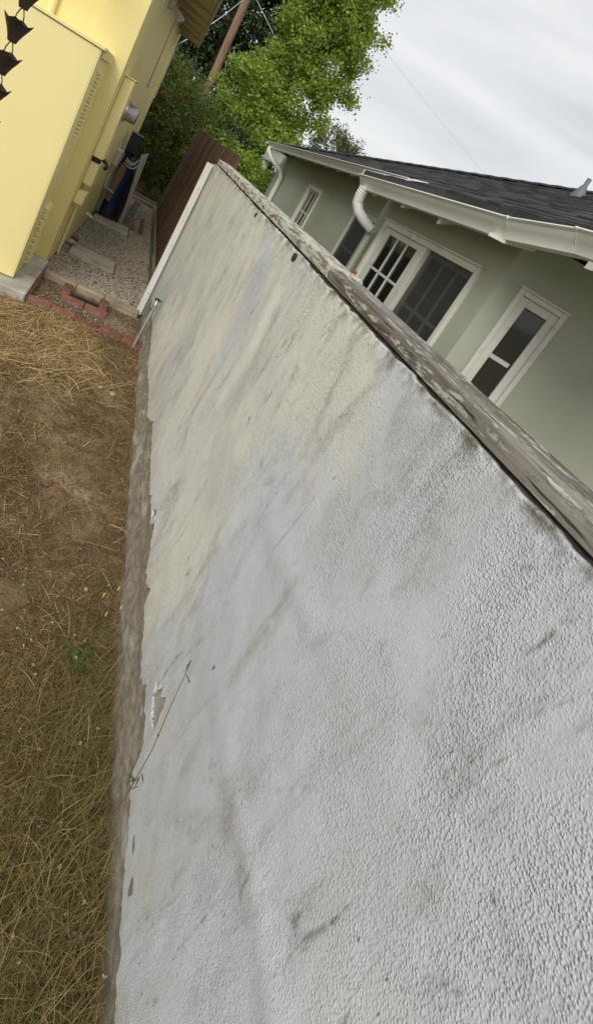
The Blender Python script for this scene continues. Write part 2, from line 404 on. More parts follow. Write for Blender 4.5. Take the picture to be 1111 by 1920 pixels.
M['fence'] = mat('brown_fence', (.135, .072, .047), (.062, .031, .020), 26, (1, 1, .05), .62, .9, 60, (1.5, 1.5, .04), .004, obr=.30, c3=(.17, .095, .06), c3scale=14, c3lo=.56, c3hi=.72, c3stretch=(2, 2, .06))
M['grey_wood'] = mat('grey_weathered_wood', (.27, .245, .21), (.19, .165, .135), 14, (1, .1, 1), .85, .6, 60)
M['bronze'] = mat('bronze_cup', (.040, .028, .022), (.065, .045, .034), 22, rough=.5, metal=.55)
M['green'] = mat('sage_stucco', (.485, .505, .395), (.45, .47, .365), 1.6, rough=.8, bump=.5, bscale=95, bdist=.003, c3=(.405, .425, .325), c3scale=1.1, c3lo=.55, c3hi=.8, c3stretch=(1, 1, .5))
M['trim'] = mat('cream_window_paint', (.79, .775, .69), (.72, .70, .61), 9, (1, 1, .4), .55, .3, 60, c3=(.52, .49, .41), c3scale=11, c3lo=.62, c3hi=.74)
M['gutter'] = mat('gutter_paint', (.80, .795, .74), (.74, .735, .675), 3, rough=.35, spec=.5)
M['eave_green'] = mat('eave_boards', (.30, .32, .23), (.26, .28, .20), 4, (1, .2, 1), .8, .3, 50)
M['glass'] = glass_mat('dark_glass', (.016, .017, .015))
M['glass2'] = glass_mat('dusky_glass', (.075, .073, .062), .08)
M['glass3'] = glass_mat('brown_dim_glass', (.040, .037, .030), .06)
M['screen'] = screen_mat()
M['curtain'] = mat('curtain', (.22, .215, .19), (.16, .155, .14), 9, (1, 6, .3), .9)
M['shingle'] = mat('asphalt_shingle', (.034, .034, .037), (.058, .057, .060), 60, rough=.92, bump=.8, bscale=160, bdist=.004, isl=.38)
M['roof_deck'] = mat('roof_deck', (.03, .03, .032), rough=.95)
M['lead'] = mat('vent_metal', (.20, .21, .215), (.15, .16, .165), 14, rough=.6, metal=.3)
M['rust'] = mat('rusty_iron', (.26, .09, .035), (.15, .055, .025), 40, rough=.9)
M['pole'] = mat('pole_wood', (.33, .21, .135), (.19, .12, .075), 9, (2, 2, .18), .85, .8, 20, (3, 3, .15), .02)
M['wire'] = mat('service_wire', (.09, .09, .095), rough=.6)
M['wire_pale'] = mat('pale_service_wire', (.6, .6, .61), rough=.6)
M['bark'] = mat('tree_bark', (.24, .21, .17), (.13, .11, .085), 9, (1, 1, .25), .9, .8, 25, bdist=.02)
M['leaf_light'] = mat('light_leaves', (0, 0, 0), rough=.42, trans=.46, islcols=[(.23, .33, .045), (.33, .445, .075), (.44, .55, .11), (.15, .23, .032), (.37, .48, .085)])
M['leaf_dark'] = mat('dark_leaves', (0, 0, 0), rough=.5, trans=.2, islcols=[(.026, .050, .016), (.050, .085, .026), (.036, .066, .021), (.07, .105, .036)])
M['leaf_bottle'] = mat('narrow_leaves', (0, 0, 0), rough=.5, trans=.25, islcols=[(.06, .085, .014), (.10, .135, .020), (.14, .175, .03), (.075, .105, .016)])
M['leaf_shrub'] = mat('shrub_leaves', (0, 0, 0), rough=.45, trans=.35, islcols=[(.22, .33, .035), (.34, .46, .065), (.27, .39, .05), (.15, .24, .028)])
M['leaf_pine'] = mat('pine_needles', (0, 0, 0), rough=.6, trans=.15, islcols=[(.085, .115, .038), (.13, .155, .058), (.10, .13, .045)])
M['flower_red'] = mat('red_flower', (.55, .045, .02), (.42, .03, .02), 60, rough=.7)
M['weed'] = mat('weed_green', (0, 0, 0), rough=.5, trans=.25, islcols=[(.055, .080, .022), (.085, .115, .032), (.07, .095, .028)])
M['weed_stem'] = mat('dry_stem', (.10, .062, .040), (.16, .10, .06), 30, rough=.8)
M['yellow_bud'] = mat('yellow_bud', (.55, .50, .10), rough=.7)
M['stone'] = mat('pale_stone', (.44, .39, .31), (.33, .28, .21), 20, rough=.9, bump=.4, bscale=60)

# ------------------------------------------------------------------ ground
g = MB(); g.add([(-900, -300, -.12), (900, -300, -.12), (900, 1500, -.12), (-900, 1500, -.12)], [(0, 1, 2, 3)])
o = obj('ground', g, M['ground']); o['kind'] = 'structure'

def yard_h(x, y):
    h = .022 * fbm(x*2.2, y*2.2, 4, 3) + .018 * fbm(x*11, y*11, 3, 9) + .009 * fbm(x*36, y*36, 2, 19)
    h = h + .05 * np.clip((1.35 - y) / .9, 0, 1) * np.clip((x + .2) / .8, 0, 1)
    return h
def grid(xs, ys, fn):
    X, Y = np.meshgrid(xs, ys); Z = fn(X, Y)
    V = np.stack([X.ravel(), Y.ravel(), Z.ravel()], 1); nx = len(xs); ny = len(ys)
    i = np.arange(ny-1)[:, None]*nx + np.arange(nx-1)[None, :]; i = i.ravel()
    return V, np.stack([i, i+1, i+nx+1, i+nx], 1)
V, Q = grid(np.concatenate([np.linspace(-6, -1.4, 24), np.arange(-1.38, .70, .0125)]), np.concatenate([np.linspace(-2.5, .2, 28), np.arange(.2125, 4.70, .0125)]), yard_h)
o = obj('yard_ground', MB().addq(V, Q), M['soil'], smooth=180); o['kind'] = 'structure'
# soil bed inside the brick edging, and the gravel alley
V, Q = grid(np.arange(-.36, .70, .03), np.arange(4.70, 5.52, .03), lambda x, y: -.012 + .014*fbm(x*7, y*7, 3, 5))
o = obj('planting_bed_ground', MB().addq(V, Q), M['soil'], smooth=180); o['kind'] = 'structure'
V, Q = grid(np.linspace(-.45, .78, 30), np.linspace(5.50, 12.1, 120), lambda x, y: .008 + .012*fbm(x*3, y*3, 3, 6))
o = obj('gravel_path', MB().addq(V, Q), M['gravel_bed'], smooth=180); o['kind'] = 'structure'
V, Q = grid(np.linspace(-3.0, 4.5, 30), np.linspace(12.0, 24, 40), lambda x, y: -.03 + .10*fbm(x*1.2, y*1.2, 3, 6))
o = obj('shrub_bed_ground', MB().addq(V, Q), M['soil'], smooth=180); o['kind'] = 'structure'

def YX(y): return -.34 + .045 * (y - 5.67)      # yellow side wall line in plan

# ------------------------------------------------------------------ boundary wall
XW = 0.674
wall = thing('boundary_wall', 'long rough white painted stucco boundary wall with weathered timber cap', 'wall', (.74, 2.5, 0))
ys = [-.9]
while ys[-1] < 5.60:
    yv = ys[-1]; ys.append(yv + (.0055 if yv < 1.6 else .0055 + (yv-1.6)*.0035))
ys = np.array(ys); ys[-1] = 5.60
def paint_edge(y):
    base = np.interp(y, [-1, .2, .75, 1.0, 1.05, 1.24, 1.26, 1.45, 1.60, 1.625, 1.70, 1.74, 1.92, 1.99, 2.02, 2.45, 2.9, 3.15, 3.5, 3.8, 4.5, 4.8, 5.6],
                     [.10, .11, .13, .16, .24, .262, .215, .222, .232, .300, .226, .235, .30, .32, .275, .255, .285, .20, .205, .17, .235, .235, .20])
    return base + .022*(vn(y*26, y*0, 4)-.5) + .012*(vn(y*90, y*0, 8)-.5)
nz = 290
tt = np.linspace(0, 1, nz)
EDGE = paint_edge(ys)
TOP = 1.6435 + .004*(vn(ys*30, ys*0, 11)-.5) + .005*(vn(ys*9, ys*0, 12)-.5)
Yg = np.repeat(ys[:, None], nz, 1); Zg = EDGE[:, None] + (TOP-EDGE)[:, None]*tt[None, :]
D = .010*fbm(Yg*.9, Zg*1.3, 2, 21) + .0045*fbm(Yg*1.9 + Zg*.4, Zg*3.6, 3, 31) + .0026*fbm(Yg*13, Zg*13, 2, 41)
D += .0075*np.exp(-((Zg - (1.17 + .05*np.sin(Yg*4.1) - .05*Yg))/.045)**2) * np.clip(1.35 - Yg, 0, .6)/.6 * np.clip((Yg-.55)/.3, 0, 1)
D += .0065*np.exp(-((Zg - (.74 + .04*np.sin(Yg*5.1)))/.04)**2) * np.clip(1.0 - Yg, 0, .5)/.5
D += .006*np.exp(-((Yg - (2.15 + .10*np.sin(Zg*4)))/.06)**2) * np.clip((Zg-.6)*2, 0, 1)
D += -.006*np.exp(-((1.64-Zg)/.02)**2)*vn(Yg*40, Zg*40, 15)
smooth_strip = np.clip((Yg-5.0)/.15, 0, 1)
Xg = XW - D*(1-.7*smooth_strip) - .006*np.exp(-((Yg-(5.02+.02*np.sin(Zg*5)))/.02)**2)
V = np.stack([Xg.ravel(), Yg.ravel(), Zg.ravel()], 1)
i = (np.arange(len(ys)-1)[:, None]*nz + np.arange(nz-1)[None, :]).ravel()
Q = np.stack([i, i+1, i+nz+1, i+nz], 1)
# chip where the paint skin has come away (y 1.03-1.18, z .29-.42)
def inpoly(px, py, poly):
    c = np.zeros(px.shape, bool); j = len(poly)-1
    for k in range(len(poly)):
        xi, yi = poly[k]; xj, yj = poly[j]
        c ^= ((yi > py) != (yj > py)) & (px < (xj-xi)*(py-yi)/(yj-yi+1e-12)+xi); j = k
    return c
cy = V[Q].mean(1)
chip = inpoly(cy[:, 1] + .012*(vn(cy[:, 1]*60, cy[:, 2]*60, 3)-.5), cy[:, 2] + .02*(vn(cy[:, 1]*50, cy[:, 2]*50, 5)-.5),
              [(1.19, .330), (1.15, .356), (1.145, .386), (1.115, .376), (1.095, .412), (1.075, .400), (1.055, .345), (1.04, .31), (1.09, .295), (1.14, .30)])
chip |= inpoly(cy[:, 1], cy[:, 2] + .02*(vn(cy[:, 1]*50, cy[:, 2]*50, 6)-.5), [(2.10, .30), (2.05, .345), (2.02, .33), (2.04, .29)])
Q = Q[~chip]
skin = obj('stucco_face', MB().addq(V, Q), M['stucco'], wall, smooth=180)
sm = skin.modifiers.new('thick', 'SOLIDIFY'); sm.thickness = .011; sm.offset = 1.0
# orient: make sure that solidify grows into the wall
skin.data.flip_normals() if skin.data.polygons[0].normal.x > 0 else None
sm.offset = -1.0
# bare footing and core
V, Q = grid(np.arange(-.9, 5.62, .012), np.arange(-.08, .5, .012), lambda y, z: XW + .010 - .016*fbm(y*5, z*9, 3, 61) - .012*fbm(y*14, z*26, 3, 62) - .03*np.clip((.13-z)/.2, 0, 1))
V = V[:, [2, 0, 1]]
obj('footing', MB().addq(V, Q), M['footing'], wall, smooth=180)
b = MB(); b.box((XW+.016, -.9, -.1), (.805, 5.60, 1.636)); obj('core', b, M['core'], wall)
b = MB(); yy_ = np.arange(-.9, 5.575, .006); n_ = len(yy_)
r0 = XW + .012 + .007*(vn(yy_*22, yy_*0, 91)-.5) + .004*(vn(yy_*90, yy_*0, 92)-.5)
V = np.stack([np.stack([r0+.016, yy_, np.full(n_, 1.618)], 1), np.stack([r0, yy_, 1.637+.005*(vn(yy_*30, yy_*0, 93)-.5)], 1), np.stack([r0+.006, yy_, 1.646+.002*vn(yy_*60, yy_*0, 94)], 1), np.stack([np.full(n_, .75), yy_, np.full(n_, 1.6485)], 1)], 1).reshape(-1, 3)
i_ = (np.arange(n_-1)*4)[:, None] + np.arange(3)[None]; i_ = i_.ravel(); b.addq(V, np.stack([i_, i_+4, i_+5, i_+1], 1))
obj('dirt_shade_seam', b, M['dirt_shade_seam'], wall)  # ledge dirt, coloured near black to paint in the gap's shade as well
# timber cap: two boards
def cap_board(y0, y1, xo, z0, z1, x1, m, seed, step=.012):
    prof = [(xo+.012, z0), (xo, z0+.004), (xo, z0+.018), (xo, z1-.005), (xo+.0015, z1-.0015), (xo+.006, z1), (xo+.05, z1+.001), (xo+.09, z1+.001), (x1-.004, z1), (x1, z1-.004), (x1, z0)]
    yy = np.arange(y0, y1+.001, step); n = len(prof); P = np.array(prof)
    V = []
    for a, yv in enumerate(yy):
        k = np.arange(n)
        dx = .0018*(vn(k*.9, np.full(n, yv*1.7), seed)-.5) + .0016*(vn(k*3.1, np.full(n, yv*20), seed+1)-.5)
        dz = .0018*(vn(k*.7, np.full(n, yv*2.2), seed+2)-.5) + .0016*(vn(k*2.7, np.full(n, yv*16), seed+3)-.5)
        V.append(np.stack([P[:, 0]+dx, np.full(n, yv), P[:, 1]+dz], 1))
    V = np.vstack(V); F = [(a*n+k, a*n+(k+1) % n, (a+1)*n+(k+1) % n, (a+1)*n+k) for a in range(len(yy)-1) for k in range(n)]
    F += [tuple(range(n)), tuple((len(yy)-1)*n+k for k in range(n))[::-1]]
    mb = MB(); mb.add(V, F); return obj('cap_board', mb, m, wall, smooth=32)
c1 = cap_board(-.9, 1.735, XW+.012, 1.649, 1.690, .822, M['cap_near'], 5); c1['label'] = 'near cap board with most of its paint peeled away'
c2 = cap_board(1.74, 5.575, XW+.008, 1.652, 1.698, .815, M['cap_far'], 45); c2['label'] = 'far cap board still holding cream paint'
b = MB(); b.box((.70, 1.728, 1.690), (.80, 1.775, 1.7035), .003); obj('cap_strap', b, M['cap_far'], wall)
b = MB(); b.box((.786, 1.803, 1.695), (.804, 1.822, 1.714), .003, .002); obj('rusty_bracket', b, M['rust'], wall)
b = MB(); b.tube([(XW-.010, 2.093, 1.622), (XW+.01, 2.093, 1.622)], [.017, .020], 9); obj('dark_plug', b, M['dirt_shade_seam'], wall)
b = MB(); b.tube([(XW-.008, 3.05, 1.615), (XW+.01, 3.05, 1.615)], [.013, .016], 9); obj('dark_plug', b, M['dirt_shade_seam'], wall)
# white end board
b = MB(); b.box((.590, 5.50, .0), (.648, 5.545, 1.625), .004); eb = obj('end_board', b, M['white_board'], wall); eb['label'] = 'white painted board closing the far wall end'
b = MB(); b.box((.650, 5.548, .0), (.80, 5.62, 1.63), .003); obj('end_face', b, M['core'], wall)
for zz in (.25, .78, 1.05, 1.38):
    b = MB(); b.cyl((.625, 5.494, zz), (.625, 5.51, zz), .006, 8); obj('screw', b, M['metal'], wall)

# ------------------------------------------------------------------ standpipe
sp = thing('standpipe', 'galvanised pipe with dark garden tap leaning at the wall corner', 'tap', (.60, 4.61, 0))
b = MB(); b.tube([(.60, 4.61, -.05), (.612, 4.64, .20), (.622, 4.67, .405)], .0155, 12); obj('pipe', b, M['metal'], sp, smooth=40)
b = MB(); b.cyl((.620, 4.665, .385), (.624, 4.675, .425), .024, 10); b.tube([(.622, 4.67, .405), (.60, 4.64, .415), (.585, 4.62, .40)], [.016, .015, .014], 10); b.cyl((.624, 4.675, .425), (.628, 4.69, .46), .013, 8); obj('tap_body', b, M['metal'], sp, smooth=40)
b = MB()
for k in range(5):
    a = k*2*math.pi/5; b.cyl((.629, 4.692, .462), (.629+.030*math.cos(a), 4.692+.030*math.sin(a), .466), .008, 6)
b.cyl((.629, 4.692, .456), (.629, 4.692, .474), .014, 10); obj('tap_handle', b, M['black'], sp)

# ------------------------------------------------------------------ bricks, drain, curb, pavers
bm_ = MB(); bm_.box((-.0985, -.045, -.03), (.0985, .045, .03), .005, .0012); BRICK = one(bm_, M['brick'], 'brick')
ed = thing('brick_edging', 'row of red bricks edging the dry yard with short side return', 'edging', (.18, 4.7, 0))
for k in range(5): piece('brick', BRICK, ed, (-.215+k*.2005, 4.70-.012*k+random.uniform(-.006, .006), .016+random.uniform(-.006, .006)), (random.uniform(-.05, .05), random.uniform(-.03, .03), -.02+random.uniform(-.03, .03)))
for k in range(4): piece('brick', BRICK, ed, (-.335+random.uniform(-.004, .004), 4.85+k*.20, .018+random.uniform(-.004, .006)), (0, random.uniform(-.04, .04), math.pi/2+random.uniform(-.03, .03)), (.97, 1, 1))
dr = thing('drain', 'iron drain grate framed by red bricks beside the timber curb', 'drain', (.11, 5.15, 0))
for x in (.0, .205): piece('brick', BRICK, dr, (x+.02, 5.04, .018), (.02, 0, -.02), (1, .55, 1))
for x in (-.062, .277):
    piece('brick', BRICK, dr, (x, 5.245, .034), (0, 0, math.pi/2+random.uniform(-.04, .04)), (.75, .85, 1))
    piece('brick', BRICK, dr, (x, 5.11, .024), (0, 0, random.uniform(-.04, .04)), (.36, .62, 1))
b = MB(); b.box((-.01, 5.095, .004), (.235, 5.102, .030)); b.box((-.01, 5.205, .004), (.235, 5.212, .030)); b.box((-.01, 5.102, .004), (-.003, 5.205, .030)); b.box((.228, 5.102, .004), (.235, 5.205, .030))
gr = obj('grate_frame', b, M['grate'], dr)
bm_ = MB(); bm_.box((-.004, -.0505, -.010), (.004, .0505, .010)); BAR = one(bm_, M['grate'], 'grate_bar')
for k in range(13): piece('grate_bar', BAR, gr, (.013+k*.0168, 5.1535, .0195))
b = MB(); b.box((-.012, 5.235, -.02), (.237, 5.262, .022), .004); obj('back_brick', b, M['brick'], dr)
b = MB(); b.box((-.003, 5.102, -.03), (.228, 5.205, -.005)); obj('drain_pit', b, M['black'], dr)
cb = thing('timber_curb', 'low beige timber curb in three lengths holding back the gravel', 'curb', (.15, 5.45, 0))
for x0, x1, yy in ((-.305, -.003, 5.462), (.003, .262, 5.452), (.268, .615, 5.435)):
    b = MB(); b.box((x0, yy-.05, -.06), (x1, yy+.05, .055), .008, .003); obj('curb_length', b, M['curb'], cb)
pv = MB(); pv.box((-.21, 6.41, .004), (.285, 6.86, .034), .006, .004)
tag(obj('stepping_stone', pv, M['paver'], loc=(.04, 6.63, .006)), 'grey rectangular stepping stone nearest the timber curb, set alone in gravel', 'paver', 'stepping stones')
pv = MB(); pv.box((-.17, 8.44, .006), (.345, 9.22, .046), .006, .004)
tag(obj('stepping_stone', pv, M['paver'], loc=(.08, 8.8, .006)), 'grey slab in the gravel under the blue tank', 'paver', 'stepping stones')
def rock(name, pos, r, m, label, cat, seed, sq=.6, group=None):
    rg = np.random.default_rng(seed); b = MB(); nu, nv_ = 8, 5; V = []
    for a in range(nv_+1):
        th = math.pi*a/nv_
        for k in range(nu):
            ph = 2*math.pi*k/nu; rr = r*(1+.28*(rg.random()-.5)); V.append((pos[0]+rr*math.sin(th)*math.cos(ph), pos[1]+rr*math.sin(th)*math.sin(ph), pos[2]+rr*sq*math.cos(th)))
    b.add(V, [(a*nu+k, a*nu+(k+1) % nu, (a+1)*nu+(k+1) % nu, (a+1)*nu+k) for a in range(nv_) for k in range(nu)])
    return tag(obj(name, b, m, loc=(pos[0], pos[1], pos[2]-r*sq)), label, cat, group)
rock('stone', (-.235, 6.78, .05), .05, M['concrete'], 'rough grey concrete lump between yellow wall and stepping stone', 'stone', 1)
rock('stone', (-.225, 7.02, .045), .045, M['brick'], 'pinkish brick lump by the yellow wall base', 'stone', 2)
rock('stone', (.235, 2.45, .008), .026, M['soil'], 'flat tan stone lying on the bare middle of the yard', 'stone', 3, .4)
rock('stone', (.49, 3.62, .012), .022, M['stone'], 'small white stone on dark soil near the wall corner', 'stone', 4, .6)
rock('stone', (.40, 3.66, .010), .020, M['stone'], 'small grey stone left of the white stone near wall corner', 'stone', 5, .5)
rock('stone', (.505, 1.83, .008), .010, M['stone'], 'pale round pebble just before the tangled grass', 'stone', 6, .7)
rock('stone', (.19, 1.70, .005), .10, M['soil'], 'large flat clod of bare earth at the left grass edge', 'clod', 7, .25)

# ------------------------------------------------------------------ yellow house
PAD = MB(); PAD.box((-2.6, 4.60, -.08), (-.315, 5.665, .080), .008, .002)
tag(obj('concrete_pad', PAD, M['concrete'], loc=(-1.4, 5.1, -.08)), 'pale concrete pad under the yellow utility closet', 'slab')
yh = thing('yellow_house', 'yellow stucco house with deep eave along the gravel alley', 'house', (-1.5, 8.3, 0))
YU = np.array([.045, 1.0]) / math.hypot(.045, 1); YN = np.array([YU[1], -YU[0]])
def YF():   # local frame on side wall: u along the wall from the near corner, n outward, z up
    return (np.array([[YU[0], YN[0], 0], [YU[1], YN[1], 0], [0, 0, 1]]), np.array([-.34, 5.67, 0]))
LEN = 5.85
b = MB(); b.M = YF(); b.box((0, -.25, 0.02), (LEN, 0, 3.06)); b.M = None
obj('side_wall', b, M['yellow'], yh)
b = MB(); b.box((-4.6, 5.672, .02), (-.342, 5.92, 3.3)); obj('front_wall', b, M['yellow'], yh)
b = MB(); b.box((-4.6, 5.95, .02), (-.62, 11.45, 3.3)); obj('rear_mass', b, M['yellow'], yh)
b = MB(); b.M = YF(); b.box((LEN-.055, .001, 1.85), (LEN+.012, .018, 2.72), .003); obj('corner_trim', b, M['white_board'], yh)
# eave: soffit boards, rafter line and fascia
def fx(y): return .150 + .0195*(y-6.5)
YE0, YE1 = 5.6, 11.22
b = MB(); b.sweep([(fx(YE0), YE0, 2.93), (fx(YE1), YE1, 2.93)], [(0, 0), (-.028, 0), (-.028, .20), (0, .20)]); obj('fascia', b, M['cream_trim'], yh)
k = 0; yv = YE0
while yv < YE1 - .05:
    x0 = YX(yv)+.004; x1 = fx(yv)-.003; wd = .125
    b = MB(); dz = random.uniform(-.002, .002)
    b.prism([(x0, yv, 3.005+dz), (x1, yv, 2.945+dz), (x1, yv, 2.965+dz), (x0, yv, 3.025+dz)], (0, wd, 0))
    obj('soffit_board', b, M['soffit'], yh)
    if k % 5 == 4:
        b = MB(); b.prism([(x0, yv+.03, 2.93), (x1, yv+.03, 2.938), (x1, yv+.03, 2.944), (x0, yv+.03, 3.003)], (0, .04, 0)); obj('rafter_tail', b, M['soffit'], yh)
    yv += .138; k += 1
b = MB(); b.prism([(YX(YE0)-.4, YE0, 3.24), (fx(YE0)+.03, YE0, 3.135), (fx(YE0)+.03, YE0, 3.16), (YX(YE0)-.4, YE0, 3.40)], (.10, YE1-YE0+.03, 0)); obj('roof_edge', b, M['roof_deck'], yh)
b = MB(); b.prism([(YX(YE1), YE1, 2.99), (fx(YE1)-.03, YE1, 2.945), (fx(YE1)-.03, YE1, 3.12), (YX(YE1), YE1, 3.14)], (0, .02, 0)); obj('eave_end_board', b, M['cream_trim'], yh)
b = MB(); b.cyl((-.985, 5.645, 1.9), (-.985, 5.645, 3.2), .035, 12); obj('vent_pipe', b, M['yellow_metal'], yh, smooth=40)
# flood light, long conduit, short stub pipes
b = MB(); b.M = YF(); b.box((1.46, .0, 2.70), (1.58, .05, 2.80), .006); b.tube([(1.52, .05, 2.74), (1.52, .12, 2.72), (1.52, .17, 2.66)], [.02, .03, .048], 10); obj('flood_light', b, M['pvc'], yh, smooth=40)
b = MB(); b.M = YF(); b.tube([(3.20, .012, 2.80), (3.20, .012, 1.96)], .008, 8); b.tube([(3.20, .012, 2.98), (3.20, .012, 2.80)], .004, 6); obj('conduit', b, M['metal'], yh, smooth=40)
b = MB(); b.M = YF(); b.box((3.17, 0, 1.93), (3.23, .03, 1.97), .003); obj('conduit_clip', b, M['metal'], yh)
b = MB(); b.M = YF(); b.tube([(.55, .016, .56), (.55, .016, .04), (.55, .03, .0)], .015, 10); obj('drain_conduit', b, M['yellow_metal'], yh, smooth=40)
b = MB(); b.M = YF(); b.tube([(2.10, .0, .21), (2.10, .05, .21), (2.10, .085, .185)], .02, 10); obj('stub_pipe', b, M['yellow_metal'], yh, smooth=40)
# electric service panel with meter
el = thing('electric_panel', 'tall yellow electric service box with round meter on house side wall', 'electric box', (-.28, 6.1, 1.1))
b = MB(); b.M = YF(); b.box((.255, .002, 1.125), (.62, .098, 1.885), .006); obj('panel_box', b, M['yellow_metal'], el)
b = MB(); b.M = YF(); b.box((.245, .002, 1.887), (.63, .108, 1.900), .003); obj('rain_hood', b, M['yellow_metal'], el)
b = MB(); b.M = YF(); b.box((.25, .098, 1.14), (.60, .102, 1.50)); obj('cover_plate', b, M['yellow_metal'], el)
b = MB(); b.M = YF(); b.cyl((.45, .098, 1.62), (.45, .118, 1.62), .098, 24); obj('meter_ring', b, M['metal'], el, smooth=40)
b = MB(); b.M = YF(); b.tube([(.45, .118, 1.62), (.45, .205, 1.62), (.45, .218, 1.62)], [.082, .078, .068], 24); obj('meter_dome', b, M['meter_glass'], el, smooth=40)
b = MB(); b.M = YF(); b.box((.30, .01, 1.075), (.40, .08, 1.124)); obj('neck', b, M['black'], el)
b = MB(); b.M = YF(); b.tube([(.50, .06, 1.12), (.50, .12, 1.09), (.50, .14, 1.06), (.52, .12, 1.03)], .018, 8); obj('seal_knob', b, M['black'], el, smooth=40)
b = MB(); b.M = YF(); b.box((.30, .002, .845), (.58, .088, 1.07), .005)
tag(obj('utility_box', b, M['yellow_metal'], loc=(-.28, 6.1, .845)), 'small yellow utility box directly under the electric panel', 'electric box', 'small utility boxes on the yellow wall')
b = MB(); b.M = YF(); b.box((.19, .002, .655), (.40, .085, .775), .005)
tag(obj('utility_box', b, M['yellow_metal'], loc=(-.30, 5.95, .655)), 'lowest small yellow utility box near the house corner', 'electric box', 'small utility boxes on the yellow wall')
jb = thing('junction_box', 'pale junction box with conduit stubs next to the blue tank', 'electric box', (-.2, 8.5, .82))
b = MB(); b.M = YF(); b.box((2.80, .002, .83), (3.0, .07, 1.05), .006); obj('box_body', b, M['cream_trim'], jb)
b = MB(); b.M = YF(); b.tube([(2.90, .02, 1.05), (2.90, .02, 1.25)], .01, 8); obj('conduit', b, M['pvc'], jb, smooth=40)
b = MB(); b.M = YF(); b.tube([(2.86, .025, .83), (2.86, .025, .60), (2.84, .04, .5)], .012, 8); obj('conduit', b, M['pvc'], jb, smooth=40)

# utility closet
CX, CY = -.462, 4.80
uc = thing('utility_closet', 'yellow painted metal utility closet with louvred side on concrete pad', 'cabinet', (-.95, 5.2, .085))
b = MB(); b.box((-1.55, CY, .088), (CX, 5.668, 1.945), .003); obj('closet_body', b, M['yellow_metal'], uc)
b = MB(); b.box((-1.57, CY-.02, 1.947), (CX+.022, 5.668, 1.972), .004); obj('closet_top', b, M['yellow_metal'], uc)
b = MB(); b.box((CX+.002, CY+.10, 1.90), (CX+.026, 5.60, 1.946), .003); obj('drip_edge', b, M['yellow_metal'], uc)
b = MB(); b.box((-1.54, CY-.003, .094), (CX-.012, CY-.001, 1.94), .001); obj('front_door', b, M['yellow_metal'], uc)
lv = MB(); lv.add([(0, -.022, .014), (0, .022, .014), (.020, .019, -.002), (.020, -.019, -.002), (0, -.022, -.012), (0, .022, -.012)], [(0, 1, 2, 3), (0, 3, 4), (1, 5, 2), (3, 2, 5, 4)])
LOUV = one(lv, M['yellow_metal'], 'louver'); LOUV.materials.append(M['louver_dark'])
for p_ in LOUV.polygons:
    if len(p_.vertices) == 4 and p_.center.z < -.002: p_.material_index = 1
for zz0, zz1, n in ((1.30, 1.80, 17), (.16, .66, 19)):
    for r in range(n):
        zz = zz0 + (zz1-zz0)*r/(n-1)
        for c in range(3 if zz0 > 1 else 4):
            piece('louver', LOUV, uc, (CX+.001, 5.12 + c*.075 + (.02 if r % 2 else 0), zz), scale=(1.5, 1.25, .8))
b = MB(); b.tube([(CX, 5.33, 1.04), (CX+.022, 5.33, 1.04), (CX+.022, 5.35, .90), (CX, 5.35, .90)], .005, 6); obj('pull_handle', b, M['yellow_metal'], uc)

# ------------------------------------------------------------------ rain chain
rc = thing('rain_chain', 'dark bronze rain chain of flared cups hanging before the yellow closet', 'rain chain', (-.70, 3.4, 1.2))
def cup(z):
    b = MB(); V = []; n = 16
    rows = [(-.052, .020), (-.03, .026), (.0, .037), (.03, .050), (.05, .060)]
    for zz, r in rows:
        for k in range(n):
            a = 2*math.pi*k/n + .35; q = 1 + .16*abs(math.cos(2*a))**2*(zz+.06)/.11
            V.append((-.70+r*q*math.cos(a), 3.4+r*q*math.sin(a), z+zz + (.010*math.cos(4*a) if zz == .05 else 0)))
    m_ = len(rows)
    for zz, r in rows[::-1]:
        for k in range(n):
            a = 2*math.pi*k/n + .35; q = 1 + .16*abs(math.cos(2*a))**2*(zz+.06)/.11
            V.append((-.70+(r-.003)*q*math.cos(a), 3.4+(r-.003)*q*math.sin(a), z+zz-.001 + (.010*math.cos(4*a) if zz == .05 else 0)))
    F = [(i*n+k, i*n+(k+1) % n, (i+1)*n+(k+1) % n, (i+1)*n+k) for i in range(2*m_-1) for k in range(n)]
    b.add(V, F); return b
zc = 1.778
for k in range(-5, 6):
    z = zc + k*.158
    if z < 1.0 or z > 2.7: continue
    obj('cup', cup(z), M['bronze'], rc, smooth=50)
    b = MB()
    for s in (-1, 1): b.tube([(-.70+.006*s, 3.4, z+.055+.05), (-.70+.016*s, 3.4, z+.075), (-.70+.020*s, 3.4, z+.035), (-.70+.012*s, 3.4, z-.03), (-.70+.004*s, 3.4, z-.056)], .0028, 6)
    obj('link', b, M['bronze'], rc, smooth=60)
b = MB(); b.box((-.73, 3.37, 2.63), (-.67, 5.67, 2.70), .004); obj('hanger_beam', b, M['yellow'], rc)

